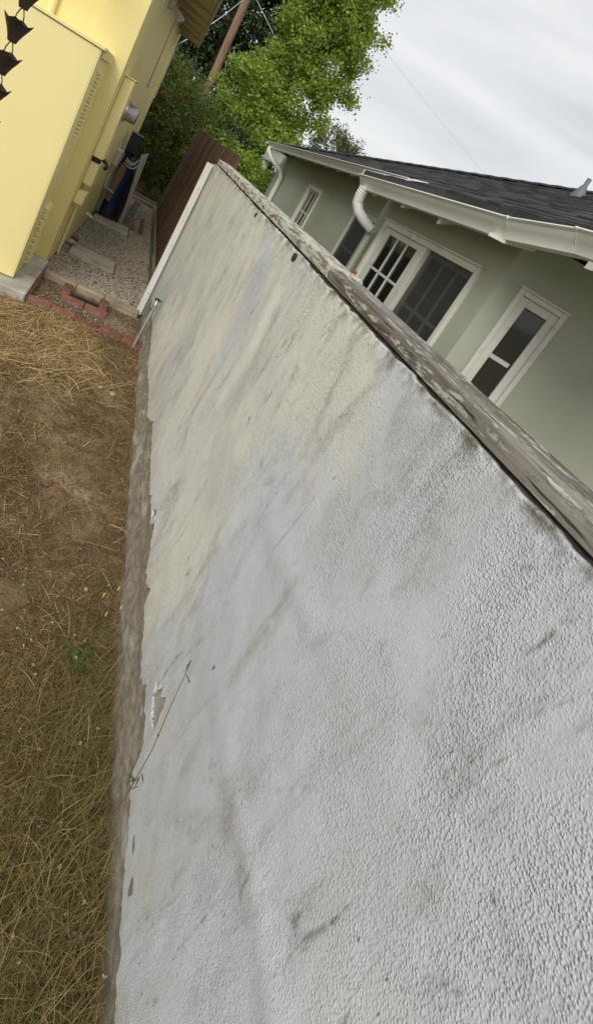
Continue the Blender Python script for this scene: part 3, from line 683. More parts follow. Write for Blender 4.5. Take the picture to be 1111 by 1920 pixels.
# ------------------------------------------------------------------ alley clutter
tk = thing('water_tank', 'slim blue water treatment tank with black control head', 'tank', (-.02, 8.98, .046))
tx, ty = -.03, 9.0
b = MB(); b.tube([(tx, ty, .05), (tx, ty, .17), (tx, ty, .19)], [.135, .135, .125], 24); obj('boot', b, M['black'], tk, smooth=40)
b = MB(); b.tube([(tx, ty, .19), (tx, ty, .86), (tx, ty, .93), (tx, ty, .97), (tx-.01, ty, 1.0)], [.122, .122, .105, .07, .05], 24); obj('tank_body', b, M['blue'], tk, smooth=50)
b = MB(); b.tube([(tx-.03, ty, .955), (tx-.03, ty, 1.045)], .072, 18); obj('neck', b, M['blue'], tk, smooth=40)
b = MB(); b.box((-.135, 8.86, 1.047), (.030, 9.10, 1.315), .012); hd = obj('control_head', b, M['black'], tk)
b = MB(); b.box((-.136, 8.858, 1.317), (.032, 9.102, 1.327), .003); obj('head_lid', b, M['lead'], tk)
for a, z in ((.05, .93), (.075, .89), (.06, .96)):
    b = MB(); b.tube([(tx-.04, 8.87, z), (tx+.04, 8.84, z-.03), (tx+a+.03, 8.86, z-.01), (tx+a+.06, 8.92, z+.06)], .010, 8); obj('hose', b, M['pvc'], tk, smooth=50)
b = MB(); b.tube([(-.12, 8.80, 1.02), (-.145, 8.80, .80), (-.15, 8.80, .1)], .016, 8); obj('pipe', b, M['metal'], tk, smooth=50)
b = MB(); b.cyl((-.16, 8.78, .47), (-.05, 8.78, .44), .012, 8); obj('valve', b, M['metal'], tk, smooth=50)
b = MB(); b.tube([(tx+.10, ty-.05, .55), (tx+.17, ty-.02, .5), (tx+.16, ty, .3)], .012, 8); obj('hose', b, M['black'], tk, smooth=50)
for q_ in range(3):
    b = MB(); b.tube([(.09+.03*q_, 8.98-.05*q_, .06), (.10+.025*q_, 8.97, .5), (.07+.03*q_, 9.0, .88-.08*q_)], .016, 8); obj('black_pipe', b, M['black'], tk, smooth=50)
b = MB(); b.prism([(-.150, 8.835, .33), (-.055, 8.80, .29), (-.012, 8.84, .80), (-.055, 8.86, .90), (-.105, 8.86, .86)], (0, .006, 0))
tag(obj('cardboard_sheet', b, M['cardboard'], loc=(-.08, 8.83, .3)), 'torn brown cardboard sheet propped against the blue tank', 'cardboard')
b = MB(); b.add([(.205, 8.84, .046), (.222, 8.86, .046), (.175, 8.93, 1.165), (.095, 8.87, 1.10), (.197, 8.85, .046), (.214, 8.87, .046), (.167, 8.945, 1.165), (.087, 8.885, 1.10)], [(0, 1, 2, 3), (4, 7, 6, 5), (0, 3, 7, 4), (1, 5, 6, 2), (3, 2, 6, 7), (0, 4, 5, 1)])
tag(obj('leaning_plank', b, M['grey_plank'], loc=(.2, 8.85, .046)), 'pale grey tapered plank standing on end by the tank', 'plank')
b = MB(); b.M = (np.array([[1, 0, .12], [0, 1, 0], [-.12, 0, 1]]), np.array([0, 0, .05])); b.box((.225, 9.20, .0), (.315, 9.29, .42), .006)
tag(obj('timber_block', b, M['grey_wood'], loc=(.27, 9.25, .03)), 'upright grey timber offcut behind the stacked tiles', 'timber')
tl = thing('tile_stack', 'stack of dark roof tiles leaning beside an upright brick', 'tiles', (.34, 9.1, .01))
for k in range(6):
    b = MB(); x = .245+k*.034; b.prism([(x, 9.03, .012), (x+.022, 9.03, .012), (x+.022-.05, 9.03, .21-.012*k), (x-.05, 9.03, .21-.012*k)], (0, .17, 0)); obj('tile', b, M['grey_wood'], tl)
b = MB(); b.M = (np.array([[1, 0, -.25], [0, 1, 0], [.25, 0, 1]]), np.array([.0, 0, 0])); b.box((.475, 9.06, -.10), (.535, 9.15, .12), .005)
tag(obj('loose_brick', b, M['brick'], loc=(.49, 9.1, .01)), 'single brick stood on end at the tile stack', 'brick')
b = MB(); b.prism([(.04, 11.86, .0), (.78, 11.90, .0), (.78, 11.90, .10), (.04, 11.86, .10)], (0, .06, 0))
tag(obj('edge_timber', b, M['curb'], loc=(.4, 11.9, 0)), 'far pale timber laid across the alley before the shrub', 'timber')
b = MB(); b.box((-.06, 12.25, .0), (.80, 12.32, .11), .005)
tag(obj('edge_timber', b, M['grey_wood'], loc=(.4, 12.28, 0)), 'dark grey timber behind the pale one under the shrub', 'timber')

# ------------------------------------------------------------------ fence
fe = thing('board_fence', 'tall dark brown board fence leaning outward behind the wall end', 'fence', (.78, 8.7, 0))
bm_ = MB(); bm_.box((-.009, -.069, -.855), (.009, .069, .855), .002); BOARD = one(bm_, M['fence'], 'board')
yv = 5.72; k = 0; lean = math.atan2(.12, 1.70)
while yv < 11.72:
    zt = random.uniform(-.012, .012) - (.01 if k % 7 == 3 else 0)
    piece('board', BOARD, fe, (.80 + random.uniform(-.004, .004) + (.0 if k % 2 else .015), yv+.07, .965+zt), (0, lean+random.uniform(-.006, .006), random.uniform(-.03, .03)))
    yv += .1425; k += 1
for zz in (.45, 1.5):
    b = MB(); xx = .80 + (zz-.965)*.07 + .024; b.box((xx, 5.72, zz-.045), (xx+.04, 11.72, zz+.045)); obj('rail', b, M['fence'], fe)
for yv in (5.8, 7.75, 9.7, 11.6):
    b = MB(); b.box((.87, yv, 0), (.96, yv+.09, 1.6), .004); obj('post', b, M['fence'], fe)
rw = thing('alley_curb', 'weathered grey board curb along the foot of the brown fence', 'curb', (.72, 8.8, 0))
for y0, y1, x in ((5.64, 7.6, .700), (7.605, 9.7, .708), (9.705, 11.75, .716)):
    b = MB(); b.box((x, y0, -.04), (x+.035, y1, .16), .005, .003); obj('curb_board', b, M['grey_wood'], rw)
for y0, y1 in ((5.9, 6.9), (7.0, 8.4), (8.5, 9.9), (10.1, 11.6)):
    b = MB(); b.box((.757, y0, -.04), (.785, y1, .235+random.uniform(-.02, .02)), .004, .004); obj('backing_board', b, M['concrete'], rw)

# ------------------------------------------------------------------ green house
gh = thing('green_house', 'sage green stucco house with white gutters and dark shingle roof', 'house', (3.4, 7.0, 0))
XA, XB = 2.80, 2.20
def holed(o_, u, length, z0, z1, holes, th, m, name='wall'):
    """wall from o_ along unit u (plan), outward normal = left-hand side of u; holes = (u0,u1,z0,z1)"""
    u = np.array(u, float); n = np.array([u[1], -u[0]])    # inward... resolved by recalc
    us = sorted({0, length, *[h[0] for h in holes], *[h[1] for h in holes]}); zs = sorted({z0, z1, *[h[2] for h in holes], *[h[3] for h in holes]})
    inh = lambda a, c: any(h[0] < a < h[1] and h[2] < c < h[3] for h in holes)
    P = lambda a, c, d: (o_[0]+u[0]*a-n[0]*d, o_[1]+u[1]*a-n[1]*d, c)
    b = MB()
    for i in range(len(us)-1):
        for j in range(len(zs)-1):
            if inh((us[i]+us[i+1])/2, (zs[j]+zs[j+1])/2): continue
            for d, fl in ((0, 1), (th, -1)):
                q = [P(us[i], zs[j], d), P(us[i+1], zs[j], d), P(us[i+1], zs[j+1], d), P(us[i], zs[j+1], d)]
                b.add(q[::fl], [(0, 1, 2, 3)])
    for h in holes:
        for (a, c), (a2, c2) in (((h[0], h[2]), (h[0], h[3])), ((h[1], h[3]), (h[1], h[2])), ((h[0], h[3]), (h[1], h[3])), ((h[1], h[2]), (h[0], h[2]))):
            b.add([P(a, c, 0), P(a2, c2, 0), P(a2, c2, th), P(a, c, th)], [(0, 1, 2, 3)])
    b.add([P(0, z1, 0), P(length, z1, 0), P(length, z1, th), P(0, z1, th)], [(0, 1, 2, 3)])
    b.add([P(0, z0, 0), P(0, z1, 0), P(0, z1, th), P(0, z0, th)], [(0, 1, 2, 3)]); b.add([P(length, z0, 0), P(length, z1, 0), P(length, z1, th), P(length, z0, th)], [(0, 1, 2, 3)])
    return obj(name, b, m, gh)
# walls run towards the camera (u = -y), outward is -x
holed((XA, 12.9), (0, -1), 12.9-5.0, 0, 2.41, [(12.9-9.93, 12.9-9.17, 1.02, 1.965), (12.9-7.33, 12.9-6.40, .92, 1.975)], .10, M['green'])
holed((XB, 5.12), (0, -1), 5.12-3.0, 0, 2.36, [(5.12-4.90, 5.12-3.25, 1.06, 1.985)], .10, M['green'])
b = MB(); b.box((XB+.001, 5.121, 0), (XA+.1, 5.20, 2.40)); obj('return_wall', b, M['green'], gh)
UA = np.array([.867, -.498]); UA = UA/np.linalg.norm(UA)
holed((XB, 3.0), UA, 2.6, 0, 2.33, [(.165, .430, 1.02, 2.005)], .10, M['green'])
b = MB(); b.prism([(XB+2.6*UA[0], 3.0+2.6*UA[1], 0), (9, 3.0+2.6*UA[1], 0), (9, 12.9, 0), (XA+.002, 12.901, 0), (XA+.002, 12.96, 0), (9.1, 12.96, 0), (9.1, 3.0+2.6*UA[1]-.05, 0)], (0, 0, 2.40)); obj('rear_wall', b, M['green'], gh)

def frame(o_, u):   # local: (a along u, d outward, z)
    u = np.array(u, float); n = np.array([u[1], -u[0]])
    # outward: for u=(0,-1) n=(-1,0)
    return (np.array([[u[0], n[0], 0], [u[1], n[1], 0], [0, 0, 1]]), np.array([o_[0], o_[1], 0]))
def lb(fr, lo, hi, bev=.003):
    b = MB(); b.M = fr; b.box(lo, hi, bev); return b
FA = frame((XA, 12.9), (0, -1)); FB = frame((XB, 5.12), (0, -1)); FC = frame((XB, 3.0), UA)
def casing(fr, a0, a1, z0, z1, w, proud=.028, m='trim', head=.0):
    b = MB(); b.M = fr
    b.box((a0, -.07, z0), (a0+w, proud, z1), .004); b.box((a1-w, -.07, z0), (a1, proud, z1), .004)
    b.box((a0+w+.001, -.07, z1-w), (a1-w-.001, proud-.002, z1), .004); b.box((a0-.015, -.07, z0-.04), (a1+.015, proud+.03, z0-.001), .004)
    wn = obj('window', b, M[m], gh)
    b = MB(); b.M = fr; b.box((a0-.006, .002, z1+.001), (a1+.006, proud+.012, z1+.016), .003); obj('drip_cap', b, M[m], wn)
    return wn
def sash(fr, wn, a0, a1, z0, z1, st, d, cols, rails, glass='glass', mw=.016, name='sash', stt=None):
    stt = stt or st
    b = MB(); b.M = fr
    b.box((a0, d-.03, z0), (a0+st, d, z1), .003); b.box((a1-st, d-.03, z0), (a1, d, z1), .003)
    b.box((a0+st+.0005, d-.03, z1-stt), (a1-st-.0005, d-.001, z1), .003); b.box((a0+st+.0005, d-.03, z0), (a1-st-.0005, d-.001, z0+st), .003)
    s = obj(name, b, M['trim'], wn)
    g0, g1, h0, h1 = a0+st, a1-st, z0+st, z1-st
    return s, (g0, g1, h0, h1)
def glazing(fr, wn, g, d, cols, rails, glass='glass', mw=.016):
    g0, g1, h0, h1 = g; xs = [g0+(g1-g0)*k/cols for k in range(cols+1)]; zs = [h0]+list(rails)+[h1]
    for i in range(cols):
        for j in range(len(zs)-1):
            b = MB(); b.M = fr; b.box((xs[i], d-.020, zs[j]), (xs[i+1]-.0005, d-.016, zs[j+1]-.0005)); obj('pane', b, M[glass], wn)
    for x in xs[1:-1]: obj('muntin', lb(fr, (x-mw/2, d-.0155, h0), (x+mw/2, d-.002, h1), .002), M['trim'], wn)
    for z in rails:
        for i in range(cols): obj('muntin', lb(fr, (xs[i]+mw/2+.0005, d-.0155, z-mw/2), (xs[i+1]-mw/2-.0005, d-.003, z+mw/2), .002), M['trim'], wn)
# far small window
wn = casing(FA, 12.9-9.97, 12.9-9.13, 1.02, 2.0, .06); s, gg = sash(FA, wn, 12.9-9.908, 12.9-9.192, 1.022, 1.938, .03, -.01, 3, []); glazing(FA, wn, gg, -.01, 3, [1.30, 1.55], 'glass2', .024)
b = MB(); b.M = FA; b.box((12.9-9.80, -.13, 1.1), (12.9-9.3, -.12, 1.42)); obj('curtain', b, M['curtain'], wn)
# second window, screened
wn = casing(FA, 12.9-7.37, 12.9-6.36, .92, 2.0, .032, .014); s, gg = sash(FA, wn, 12.9-7.335, 12.9-6.395, .922, 1.965, .03, -.03, 1, []); glazing(FA, wn, gg, -.03, 1, [1.50], 'glass2', .03)
b = MB(); b.M = FA; b.box((12.9-7.33, -.022, .93), (12.9-6.40, -.020, 1.96)); obj('insect_screen', b, M['screen'], wn)
# wide window: glazed sash and screened sash
A = lambda y: 5.12-y
wn = casing(FB, A(4.94), A(3.21), 1.06, 2.02, .048); obj('mullion', lb(FB, (A(4.062), -.07, 1.062), (A(3.985), .020, 1.970)), M['trim'], wn)
s, gg = sash(FB, wn, A(4.889), A(4.064), 1.064, 1.970, .105, -.006, 3, [], stt=.05); glazing(FB, wn, (A(4.785), A(4.16), 1.16, 1.922), -.006, 3, [1.595], 'glass', .022)
s, gg = sash(FB, wn, A(3.983), A(3.260), 1.064, 1.970, .045, -.028, 3, []); glazing(FB, wn, gg, -.028, 3, [1.52], 'glass', .026)
b = MB(); b.M = FB; b.box((A(3.975), -.018, 1.066), (A(3.262), -.016, 1.968)); obj('insect_screen', b, M['screen'], wn)
# narrow casement on the canted face
wn = casing(FC, .131, .459, 1.0, 2.04, .034); s, gg = sash(FC, wn, .166, .424, 1.02, 2.003, .052, .012, 1, [])
glazing(FC, wn, (.205, .372, 1.08, 1.945), .004, 1, [1.595], 'glass3', .03)
b = MB(); b.M = FC; b.box((.435, .028, 1.70), (.449, .036, 1.80), .002); b.cyl((.428, .034, 1.70), (.428, .034, 1.80), .006, 8); obj('hinge', b, M['trim'], wn)
b = MB(); b.M = FC; b.box((.335, -.06, 1.1), (.350, -.03, 1.93)); obj('curtain', b, M['curtain'], wn)

# gutters: ogee profile, outward = left of travel; travelling towards +y with house on the right
OG = [(0, 0), (0, .100), (.010, .106), (.118, .106), (.126, .098), (.118, .090), (.108, .086), (.100, .070), (.085, .052), (.070, .034), (.062, .010), (.060, 0)]
def gutter(path, m='gutter'):
    b = MB(); b.sweep(path, OG); return obj('gutter', b, M[m], gh, smooth=25)
gf = gutter([(2.42, 5.30, 2.355), (2.42, 12.75, 2.235)])
g2_, g3_ = (1.925, 2.74, 2.185), (1.985, 2.30, 2.255)
gutter([(1.925, 2.745, 2.185), (1.925, 5.17, 2.135)])
gutter([(1.985, 2.30, 2.250), (1.925, 2.738, 2.186)])
gutter([(1.985, 1.0, 2.275), (1.985, 2.293, 2.252)])
for path in ([(1.9855, 2.285, 2.251), (1.9855, 2.302, 2.251)], [(1.9255, 2.732, 2.186), (1.9255, 2.750, 2.186)]):
    b = MB(); b.sweep(path, [(o_*1.03+.001, u_*1.03-.002) for o_, u_ in OG]); obj('gutter_joint', b, M['gutter'], gh)
b = MB(); b.sweep([(1.989, 1.0, 2.280), (1.989, 2.29, 2.256), (1.931, 2.735, 2.192)], [(0, 0), (0, .06), (-.02, .06), (-.02, 0)]); obj('fascia', b, M['eave_green'], gh)
def EZ(y): return 2.46 + (5.3-y)*.0162
# fascia behind gutters and rafter tails
b = MB(); b.sweep([(2.424, 5.22, 2.358), (2.424, 12.75, 2.238)], [(0, 0), (0, .075), (-.02, .075), (-.02, 0)]); obj('fascia', b, M['eave_green'], gh)
b = MB(); b.sweep([(1.929, 2.75, 2.190), (1.929, 5.17, 2.139)], [(0, 0), (0, .075), (-.02, .075), (-.02, 0)]); obj('fascia', b, M['eave_green'], gh)
for yv in np.arange(5.9, 12.6, .61): obj('rafter_tail', MB().prism([(2.40, yv, EZ(yv)-.128), (2.80, yv, EZ(yv)+.05), (2.80, yv, EZ(yv)+.09), (2.40, yv, EZ(yv)-.10)], (0, .045, 0)), M['trim'], gh)
for yv in (3.55, 4.20, 4.85): obj('rafter_tail', MB().prism([(1.915, yv, 2.128), (2.20, yv, 2.262), (2.20, yv, 2.30), (1.915, yv, 2.165)], (0, .045, 0)), M['trim'], gh)
obj('rafter_tail', MB().prism([(1.87, 2.72, 2.165), (2.25, 2.95, 2.25), (2.25, 2.95, 2.32), (1.87, 2.72, 2.182)], (-.05, .10, 0)), M['trim'], gh)
obj('rafter_tail', MB().prism([(1.93, 2.12, 2.21), (2.4, 2.12, 2.36), (2.4, 2.12, 2.42), (1.93, 2.12, 2.245)], (0, .045, 0)), M['trim'], gh)

# roof
def EZ(y): return 2.46 + (5.3-y)*.0162
def hip_y(x): return 12.6 - (x-2.35)*(7.3/2.15)
def RZ(x, y): return EZ(y) + .479*(x-2.40) if x > 2.40 else EZ(y) + .33*(x-2.40)
deck = MB()
def deck_poly(pts, th=.03):
    P = [(x, y, RZ(x, y)-.028) for x, y in pts]; deck.prism(P, (0, 0, -th))
deck_poly([(2.38, 12.6), (2.38, .6), (5.8, .6), (hip_y(2) and 5.8, hip_y(5.8))])
deck.prism([(1.90, 5.20, RZ(1.90, 5.2)-.03), (1.90, 2.72, RZ(1.90, 2.72)-.03), (1.96, 2.30, RZ(1.96, 2.3)-.03), (1.96, .6, RZ(1.96, .6)-.03), (2.378, .6, RZ(2.378, .6)-.03), (2.378, 5.20, RZ(2.378, 5.2)-.03)], (0, 0, -.03))
# far slope behind the hip
P0 = np.array([2.38, 12.6, RZ(2.38, 12.6)-.03]); P1 = np.array([5.8, hip_y(5.8), RZ(5.8, hip_y(5.8))-.03])
deck.prism([P0, P1, (9.5, 6.5, P1[2]-.6), (9.5, 13.2, 2.2)], (0, 0, -.03))
obj('roof', deck, M['roof_deck'], gh)
roofo = [c for c in gh.children if c.name.startswith('roof')][0]
sh = MB(); dx = .122
def course(x0, y0, y1, seed):
    rg = np.random.default_rng(seed); y = y1
    while y > y0:
        wd = rg.choice([.11, .16, .22, .30]); ya = max(y-wd, y0); t = rg.choice([.008, .012, .017]) ; xs = x0 - rg.choice([0, .006, .016]); xe = x0+dx*1.15
        V = []
        for (xx, lift) in ((xs, t), (xe, .001)):
            for yy in (y, ya+.002):
                zz = RZ(xx, yy); V += [(xx, yy, zz+lift), (xx, yy, zz-.024)]
        sh.add(V, [(0, 2, 6, 4), (1, 5, 7, 3), (0, 1, 3, 2), (4, 6, 7, 5), (0, 4, 5, 1), (2, 3, 7, 6)])
        y = ya
x = 2.35; k = 0
while x < 5.7:
    course(x, max(.6, 0), min(12.62, hip_y(x+.06)), 100+k); x += dx; k += 1
x = 1.86; k = 0
while x < 2.33:
    course(x, .6, 5.20 if x > 1.9 else 5.19, 300+k) if x > 1.9 else course(x, 2.72, 5.19, 300+k); x += dx; k += 1
obj('shingles', sh, M['shingle'], gh, kind='stuff')
# hip caps: folded shingles lapped up the hip
hp0 = np.array([2.42, hip_y(2.42), 0.]); hd_ = np.array([5.75-2.42, hip_y(5.75)-hip_y(2.42), 0.]); HL = np.linalg.norm(hd_); hd_ /= HL
sdn = np.array([hd_[1], -hd_[0], 0.])
t_ = 0.; 
while t_ < HL:
    a = hp0 + hd_*t_; c = hp0 + hd_*min(t_+.34, HL); b = MB(); V = []
    for P, lift in ((a, .030), (c, .014)):
        z = RZ(P[0], P[1]) + lift
        for s_, dz in ((-.13, -.045), (0, 0.012), (.13, -.045)):
            q = P + sdn*s_; zz = z+dz
            V += [(q[0], q[1], zz), (q[0], q[1], zz-.012)]
    b.add(V, [(0, 2, 8, 6), (2, 4, 10, 8), (1, 7, 9, 3), (3, 9, 11, 5), (0, 1, 3, 2), (2, 3, 5, 4), (6, 8, 9, 7), (8, 10, 11, 9), (0, 6, 7, 1), (4, 5, 11, 10)])
    obj('hip_cap', b, M['shingle'], gh); t_ += .255
# drip edge flashing where the lower roof starts
b = MB(); b.prism([(1.84, 5.205, RZ(1.84, 5.2)-.03), (2.40, 5.215, RZ(2.40, 5.2)-.03), (2.40, 5.215, RZ(2.4, 5.2)+.018), (1.84, 5.205, RZ(1.84, 5.2)+.018)], (0, .012, 0)); obj('drip_edge', b, M['white_board'], gh)
b = MB(); b.add([(2.30, 5.19, RZ(2.30, 5.2)+.022), (2.43, 5.12, RZ(2.43, 5.1)+.026), (2.43, 5.42, RZ(2.43, 5.4)+.026), (2.33, 5.40, RZ(2.33, 5.4)+.022), (2.30, 5.19, RZ(2.30, 5.2)+.016), (2.43, 5.12, RZ(2.43, 5.1)+.020), (2.43, 5.42, RZ(2.43, 5.4)+.020), (2.33, 5.40, RZ(2.33, 5.4)+.016)], [(0, 1, 2, 3), (7, 6, 5, 4), (0, 4, 5, 1), (1, 5, 6, 2), (2, 6, 7, 3), (3, 7, 4, 0)]); obj('flashing', b, M['white_board'], gh)
# soffit underside of near roof
b = MB(); b.prism([(1.952, 5.16, 2.150), (1.952, 2.72, 2.200), (2.012, 2.28, 2.262), (2.012, 1.0, 2.288), (3.2, 1.0, 2.60), (2.6, 5.16, 2.42)], (0, 0, .012)); obj('soffit', b, M['eave_green'], gh)
b = MB(); b.prism([(2.45, 12.7, 2.246), (2.45, 5.22, 2.366), (2.95, 5.22, 2.54), (2.95, 12.7, 2.46)], (0, 0, .012)); obj('soffit', b, M['eave_green'], gh)
# roof vent
b = MB(); vx, vy = 3.95, 5.14; vz = RZ(vx, vy)
b.tube([(vx, vy, vz-.04), (vx, vy, vz+.06), (vx, vy, vz+.11), (vx, vy, vz+.12), (vx, vy, vz+.19)], [.085, .05, .030, .024, .024], 14); obj('vent_pipe', b, M['lead'], gh, smooth=50)
# downspouts
b = MB(); b.tube([(2.36, 12.55, 2.25), (2.36, 12.52, 2.17), (2.45, 12.3, 2.06), (2.68, 12.05, 1.95), (2.735, 12.0, 1.84), (2.735, 12.0, .05)], .052, 14); obj('downspout', b, M['gutter'], gh, smooth=60)
b = MB(); P = [np.array(p) for p in [(1.865, 5.02, 2.145), (1.868, 5.04, 2.08), (1.885, 5.05, 2.01), (1.93, 5.03, 1.95), (2.0, 5.01, 1.915), (2.07, 4.99, 1.89), (2.118, 4.98, 1.872)]]
pts = []; rad = []
for i in range(len(P)-1):
    for q in range(6): pts.append(P[i]+(P[i+1]-P[i])*q/6); rad.append(.047+(.0045 if (q % 2 == 0 and i < 5) else 0))
b.tube(pts, rad, 14); obj('flex_elbow', b, M['gutter'], gh, smooth=40)
b = MB(); b.tube([(2.115, 4.98, 1.88), (2.15, 5.04, 1.82), (2.15, 5.05, .05)], .040, 12); obj('downspout', b, M['green'], gh, smooth=50)
# back porch at the far end
po = thing('back_porch', 'small white porch frame at the far end of the green house', 'porch', (3.0, 14.4, 0))
b = MB(); b.box((2.88, 13.1, 2.02), (3.6, 15.6, 2.36), .006); obj('porch_beam', b, M['gutter'], po)
for yv in (13.15, 15.35):
    b = MB(); b.box((2.90, yv, 0), (3.05, yv+.15, 2.018), .005); obj('post', b, M['gutter'], po)
b = MB(); b.box((2.93, 13.32, 1.26), (2.98, 15.34, 1.36), .004); obj('rail', b, M['gutter'], po)
b = MB(); b.box((2.80, 13.0, 2.37), (3.8, 15.8, 2.43), .004); obj('porch_gutter', b, M['gutter'], po)

# ------------------------------------------------------------------ vegetation
def leaf_cloud(n, centres, sig, size, rg, elong=1.6, upbias=.2, droop=0., fold=.25):
    c = centres[rg.integers(0, len(centres), n)]
    p = c + rg.normal(size=(n, 3)) * np.array(sig)
    nrm = rg.normal(size=(n, 3)); nrm[:, 2] = np.abs(nrm[:, 2]) + upbias; nrm /= np.linalg.norm(nrm, axis=1)[:, None]
    d = rg.normal(size=(n, 3)); d[:, 2] -= droop; d -= nrm*(d*nrm).sum(1)[:, None]; d /= np.linalg.norm(d, axis=1)[:, None] + 1e-9
    sd_ = np.cross(nrm, d); s = size*rg.uniform(.6, 1.35, n)[:, None]; wd = s/elong/2
    tip = p + d*s*.55; bas = p - d*s*.45; up = nrm*s*fold*.4
    l = p + sd_*wd + up; r = p - sd_*wd + up
    V = np.stack([bas, l, tip, r], 1).reshape(-1, 3)
    i = np.arange(n)*4; F = np.vstack([np.stack([i, i+1, i+2], 1), np.stack([i, i+2, i+3], 1)])
    return V, F
def ell_pts(n, c, r, rg, inner=.45):
    d = rg.normal(size=(n, 3)); d /= np.linalg.norm(d, axis=1)[:, None]; q = inner + (1-inner)*rg.random(n)**.6
    return np.array(c) + d*q[:, None]*np.array(r)
def tree(name, label, cat, base, trunk_pts, rads, lobes, nclump, nleaf, sig, size, lm, seed, group=None, elong=1.6, droop=0., limbs=9, limb_r=.05, fold=.25):
    rg = np.random.default_rng(seed); t = thing(name, label, cat, base, group)
    tot = sum(r[0]*r[1]*r[2] for _, r in lobes) ** 1.0
    cs = np.vstack([ell_pts(max(4, int(nclump*(r[0]*r[1]*r[2])/tot)), c, r, rg) for c, r in lobes])
    V, F = leaf_cloud(nleaf, cs, sig, size, rg, elong, droop=droop, fold=fold)
    keep = V[:, 2].reshape(-1, 4).min(1) > .02
    V = V.reshape(-1, 4, 3)[keep].reshape(-1, 3); n = len(V)//4; i = np.arange(n)*4
    F = np.vstack([np.stack([i, i+1, i+2], 1), np.stack([i, i+2, i+3], 1)])
    obj('crown', MB().addq(V, F), lm, t, kind=None)
    b = MB(); b.tube(trunk_pts, rads, 9)
    T = [np.array(p, float) for p in trunk_pts]
    for q in range(limbs):
        k = rg.integers(max(1, len(T)//2-1), len(T)); s = T[k-1] + (T[k]-T[k-1])*rg.random(); e_ = cs[rg.integers(len(cs))]
        m_ = (s+e_)/2 + rg.normal(size=3)*.06*np.linalg.norm(e_-s) + np.array([0, 0, .1])
        b.tube([s, m_, e_], [limb_r, limb_r*.6, limb_r*.18], 6)
    obj('trunk', b, M['bark'], t, smooth=60)
    return t
# big light tree
tree('broadleaf_tree', 'tall bright green broadleaf tree beside the wooden utility pole', 'tree', (3.1, 18.2, 0),
     [(3.0, 18.2, -.1), (3.05, 18.2, 2), (3.1, 18.3, 4.2), (3.2, 18.3, 6.5), (3.3, 18.3, 9)], [.16, .14, .11, .07, .03],
     [((3.1, 18.2, 7.6), (1.45, 1.6, 2.2)), ((3.35, 18.1, 5.6), (1.35, 1.4, 1.5)), ((3.4, 18.0, 3.8), (1.10, 1.3, 1.3)), ((2.2, 17.9, 3.3), (1.05, 1.2, 1.3)), ((2.75, 17.6, 2.3), (1.4, 1.2, 1.2)), ((4.55, 18.0, 6.55), (.35, .4, .35)), ((4.6, 18.0, 4.75), (.30, .3, .14))],
     520, 95000, (.15, .15, .125), .084, M['leaf_light'], 11, elong=1.25, droop=.5, limbs=16, limb_r=.022)
# dark tree behind the pole
tree('dark_tree', 'tall dark evergreen tree behind the utility pole', 'tree', (1.2, 27, 0),
     [(1.4, 27, -.1), (1.3, 27, 4), (1.2, 27, 8), (1.0, 27, 12)], [.25, .2, .14, .05],
     [((1.2, 27, 7.2), (2.4, 1.8, 3.6)), ((-.6, 27, 4.6), (1.7, 1.6, 2.6)), ((3.4, 27.4, 6.4), (2.0, 1.5, 3.2)), ((1.8, 27, 3.2), (2.6, 1.5, 2.2))],
     260, 34000, (.28, .28, .22), .19, M['leaf_dark'], 12, elong=1.8, limbs=20, limb_r=.06)
# bottlebrush shrub with red flowers
bt = tree('flowering_shrub', 'dense olive green shrub dotted with red flowers behind the yellow house', 'shrub', (.7, 14.2, 0),
     [(.6, 14.4, -.1), (.6, 14.4, .8), (.7, 14.3, 1.8)], [.07, .06, .03],
     [((.35, 13.9, 1.0), (1.1, .9, 1.1)), ((.35, 14.4, 2.0), (1.0, 1.0, .95)), ((1.3, 14.0, 1.3), (.8, .8, .95)), ((-.2, 14.2, 2.1), (.6, .8, .75)), ((.9, 13.4, .5), (.9, .5, .6))],
     520, 48000, (.11, .11, .12), .085, M['leaf_bottle'], 13, elong=4.0, droop=.3, limbs=30, limb_r=.014, fold=.1)
FL = MB()
rgf = np.random.default_rng(5)
for a in range(40):
    th = 2*math.pi*a/40*2.4; z = -.045 + .09*a/40; d = np.array([math.cos(th), math.sin(th), .25]); q = np.array([0, 0, z])
    s_ = np.array([-math.sin(th), math.cos(th), 0])*.004
    FL.add([q-s_, q+s_, q+d*.034+s_*.6, q+d*.034-s_*.6], [(0, 1, 2, 3)])
FL.tube([(0, 0, -.05), (0, 0, .05)], .008, 6)
FLM = one(FL, M['flower_red'], 'flower')
for px, yy, zz in ((.02, 13.2, 2.05), (.10, 13.1, 1.72), (.30, 13.0, 1.55), (.42, 13.15, 2.15), (.20, 13.05, 1.05), (.75, 13.1, 1.85), (.05, 13.3, 2.45), (.55, 13.0, 1.1), (.33, 13.2, 2.5)):
    piece('flower', FLM, bt, (px, yy, zz), (rgf.uniform(-.8, .8), rgf.uniform(-.8, .8), 0), (.8, .8, .8))
tree('hedge_shrub', 'dark dense shrub filling the gap behind the red flowering shrub', 'shrub', (.6, 16.6, 0),
     [(.6, 16.6, -.1), (.6, 16.6, 1.2), (.7, 16.6, 2.4)], [.08, .07, .03],
     [((-.6, 16.6, 1.2), (1.2, .7, 1.3)), ((.7, 16.6, 1.3), (1.4, .7, 1.4)), ((2.2, 16.6, 1.2), (1.3, .7, 1.2)), ((.0, 16.6, 2.4), (.9, .7, .7))],
     260, 26000, (.16, .16, .16), .12, M['leaf_dark'], 17, elong=1.8, limbs=16, limb_r=.02)
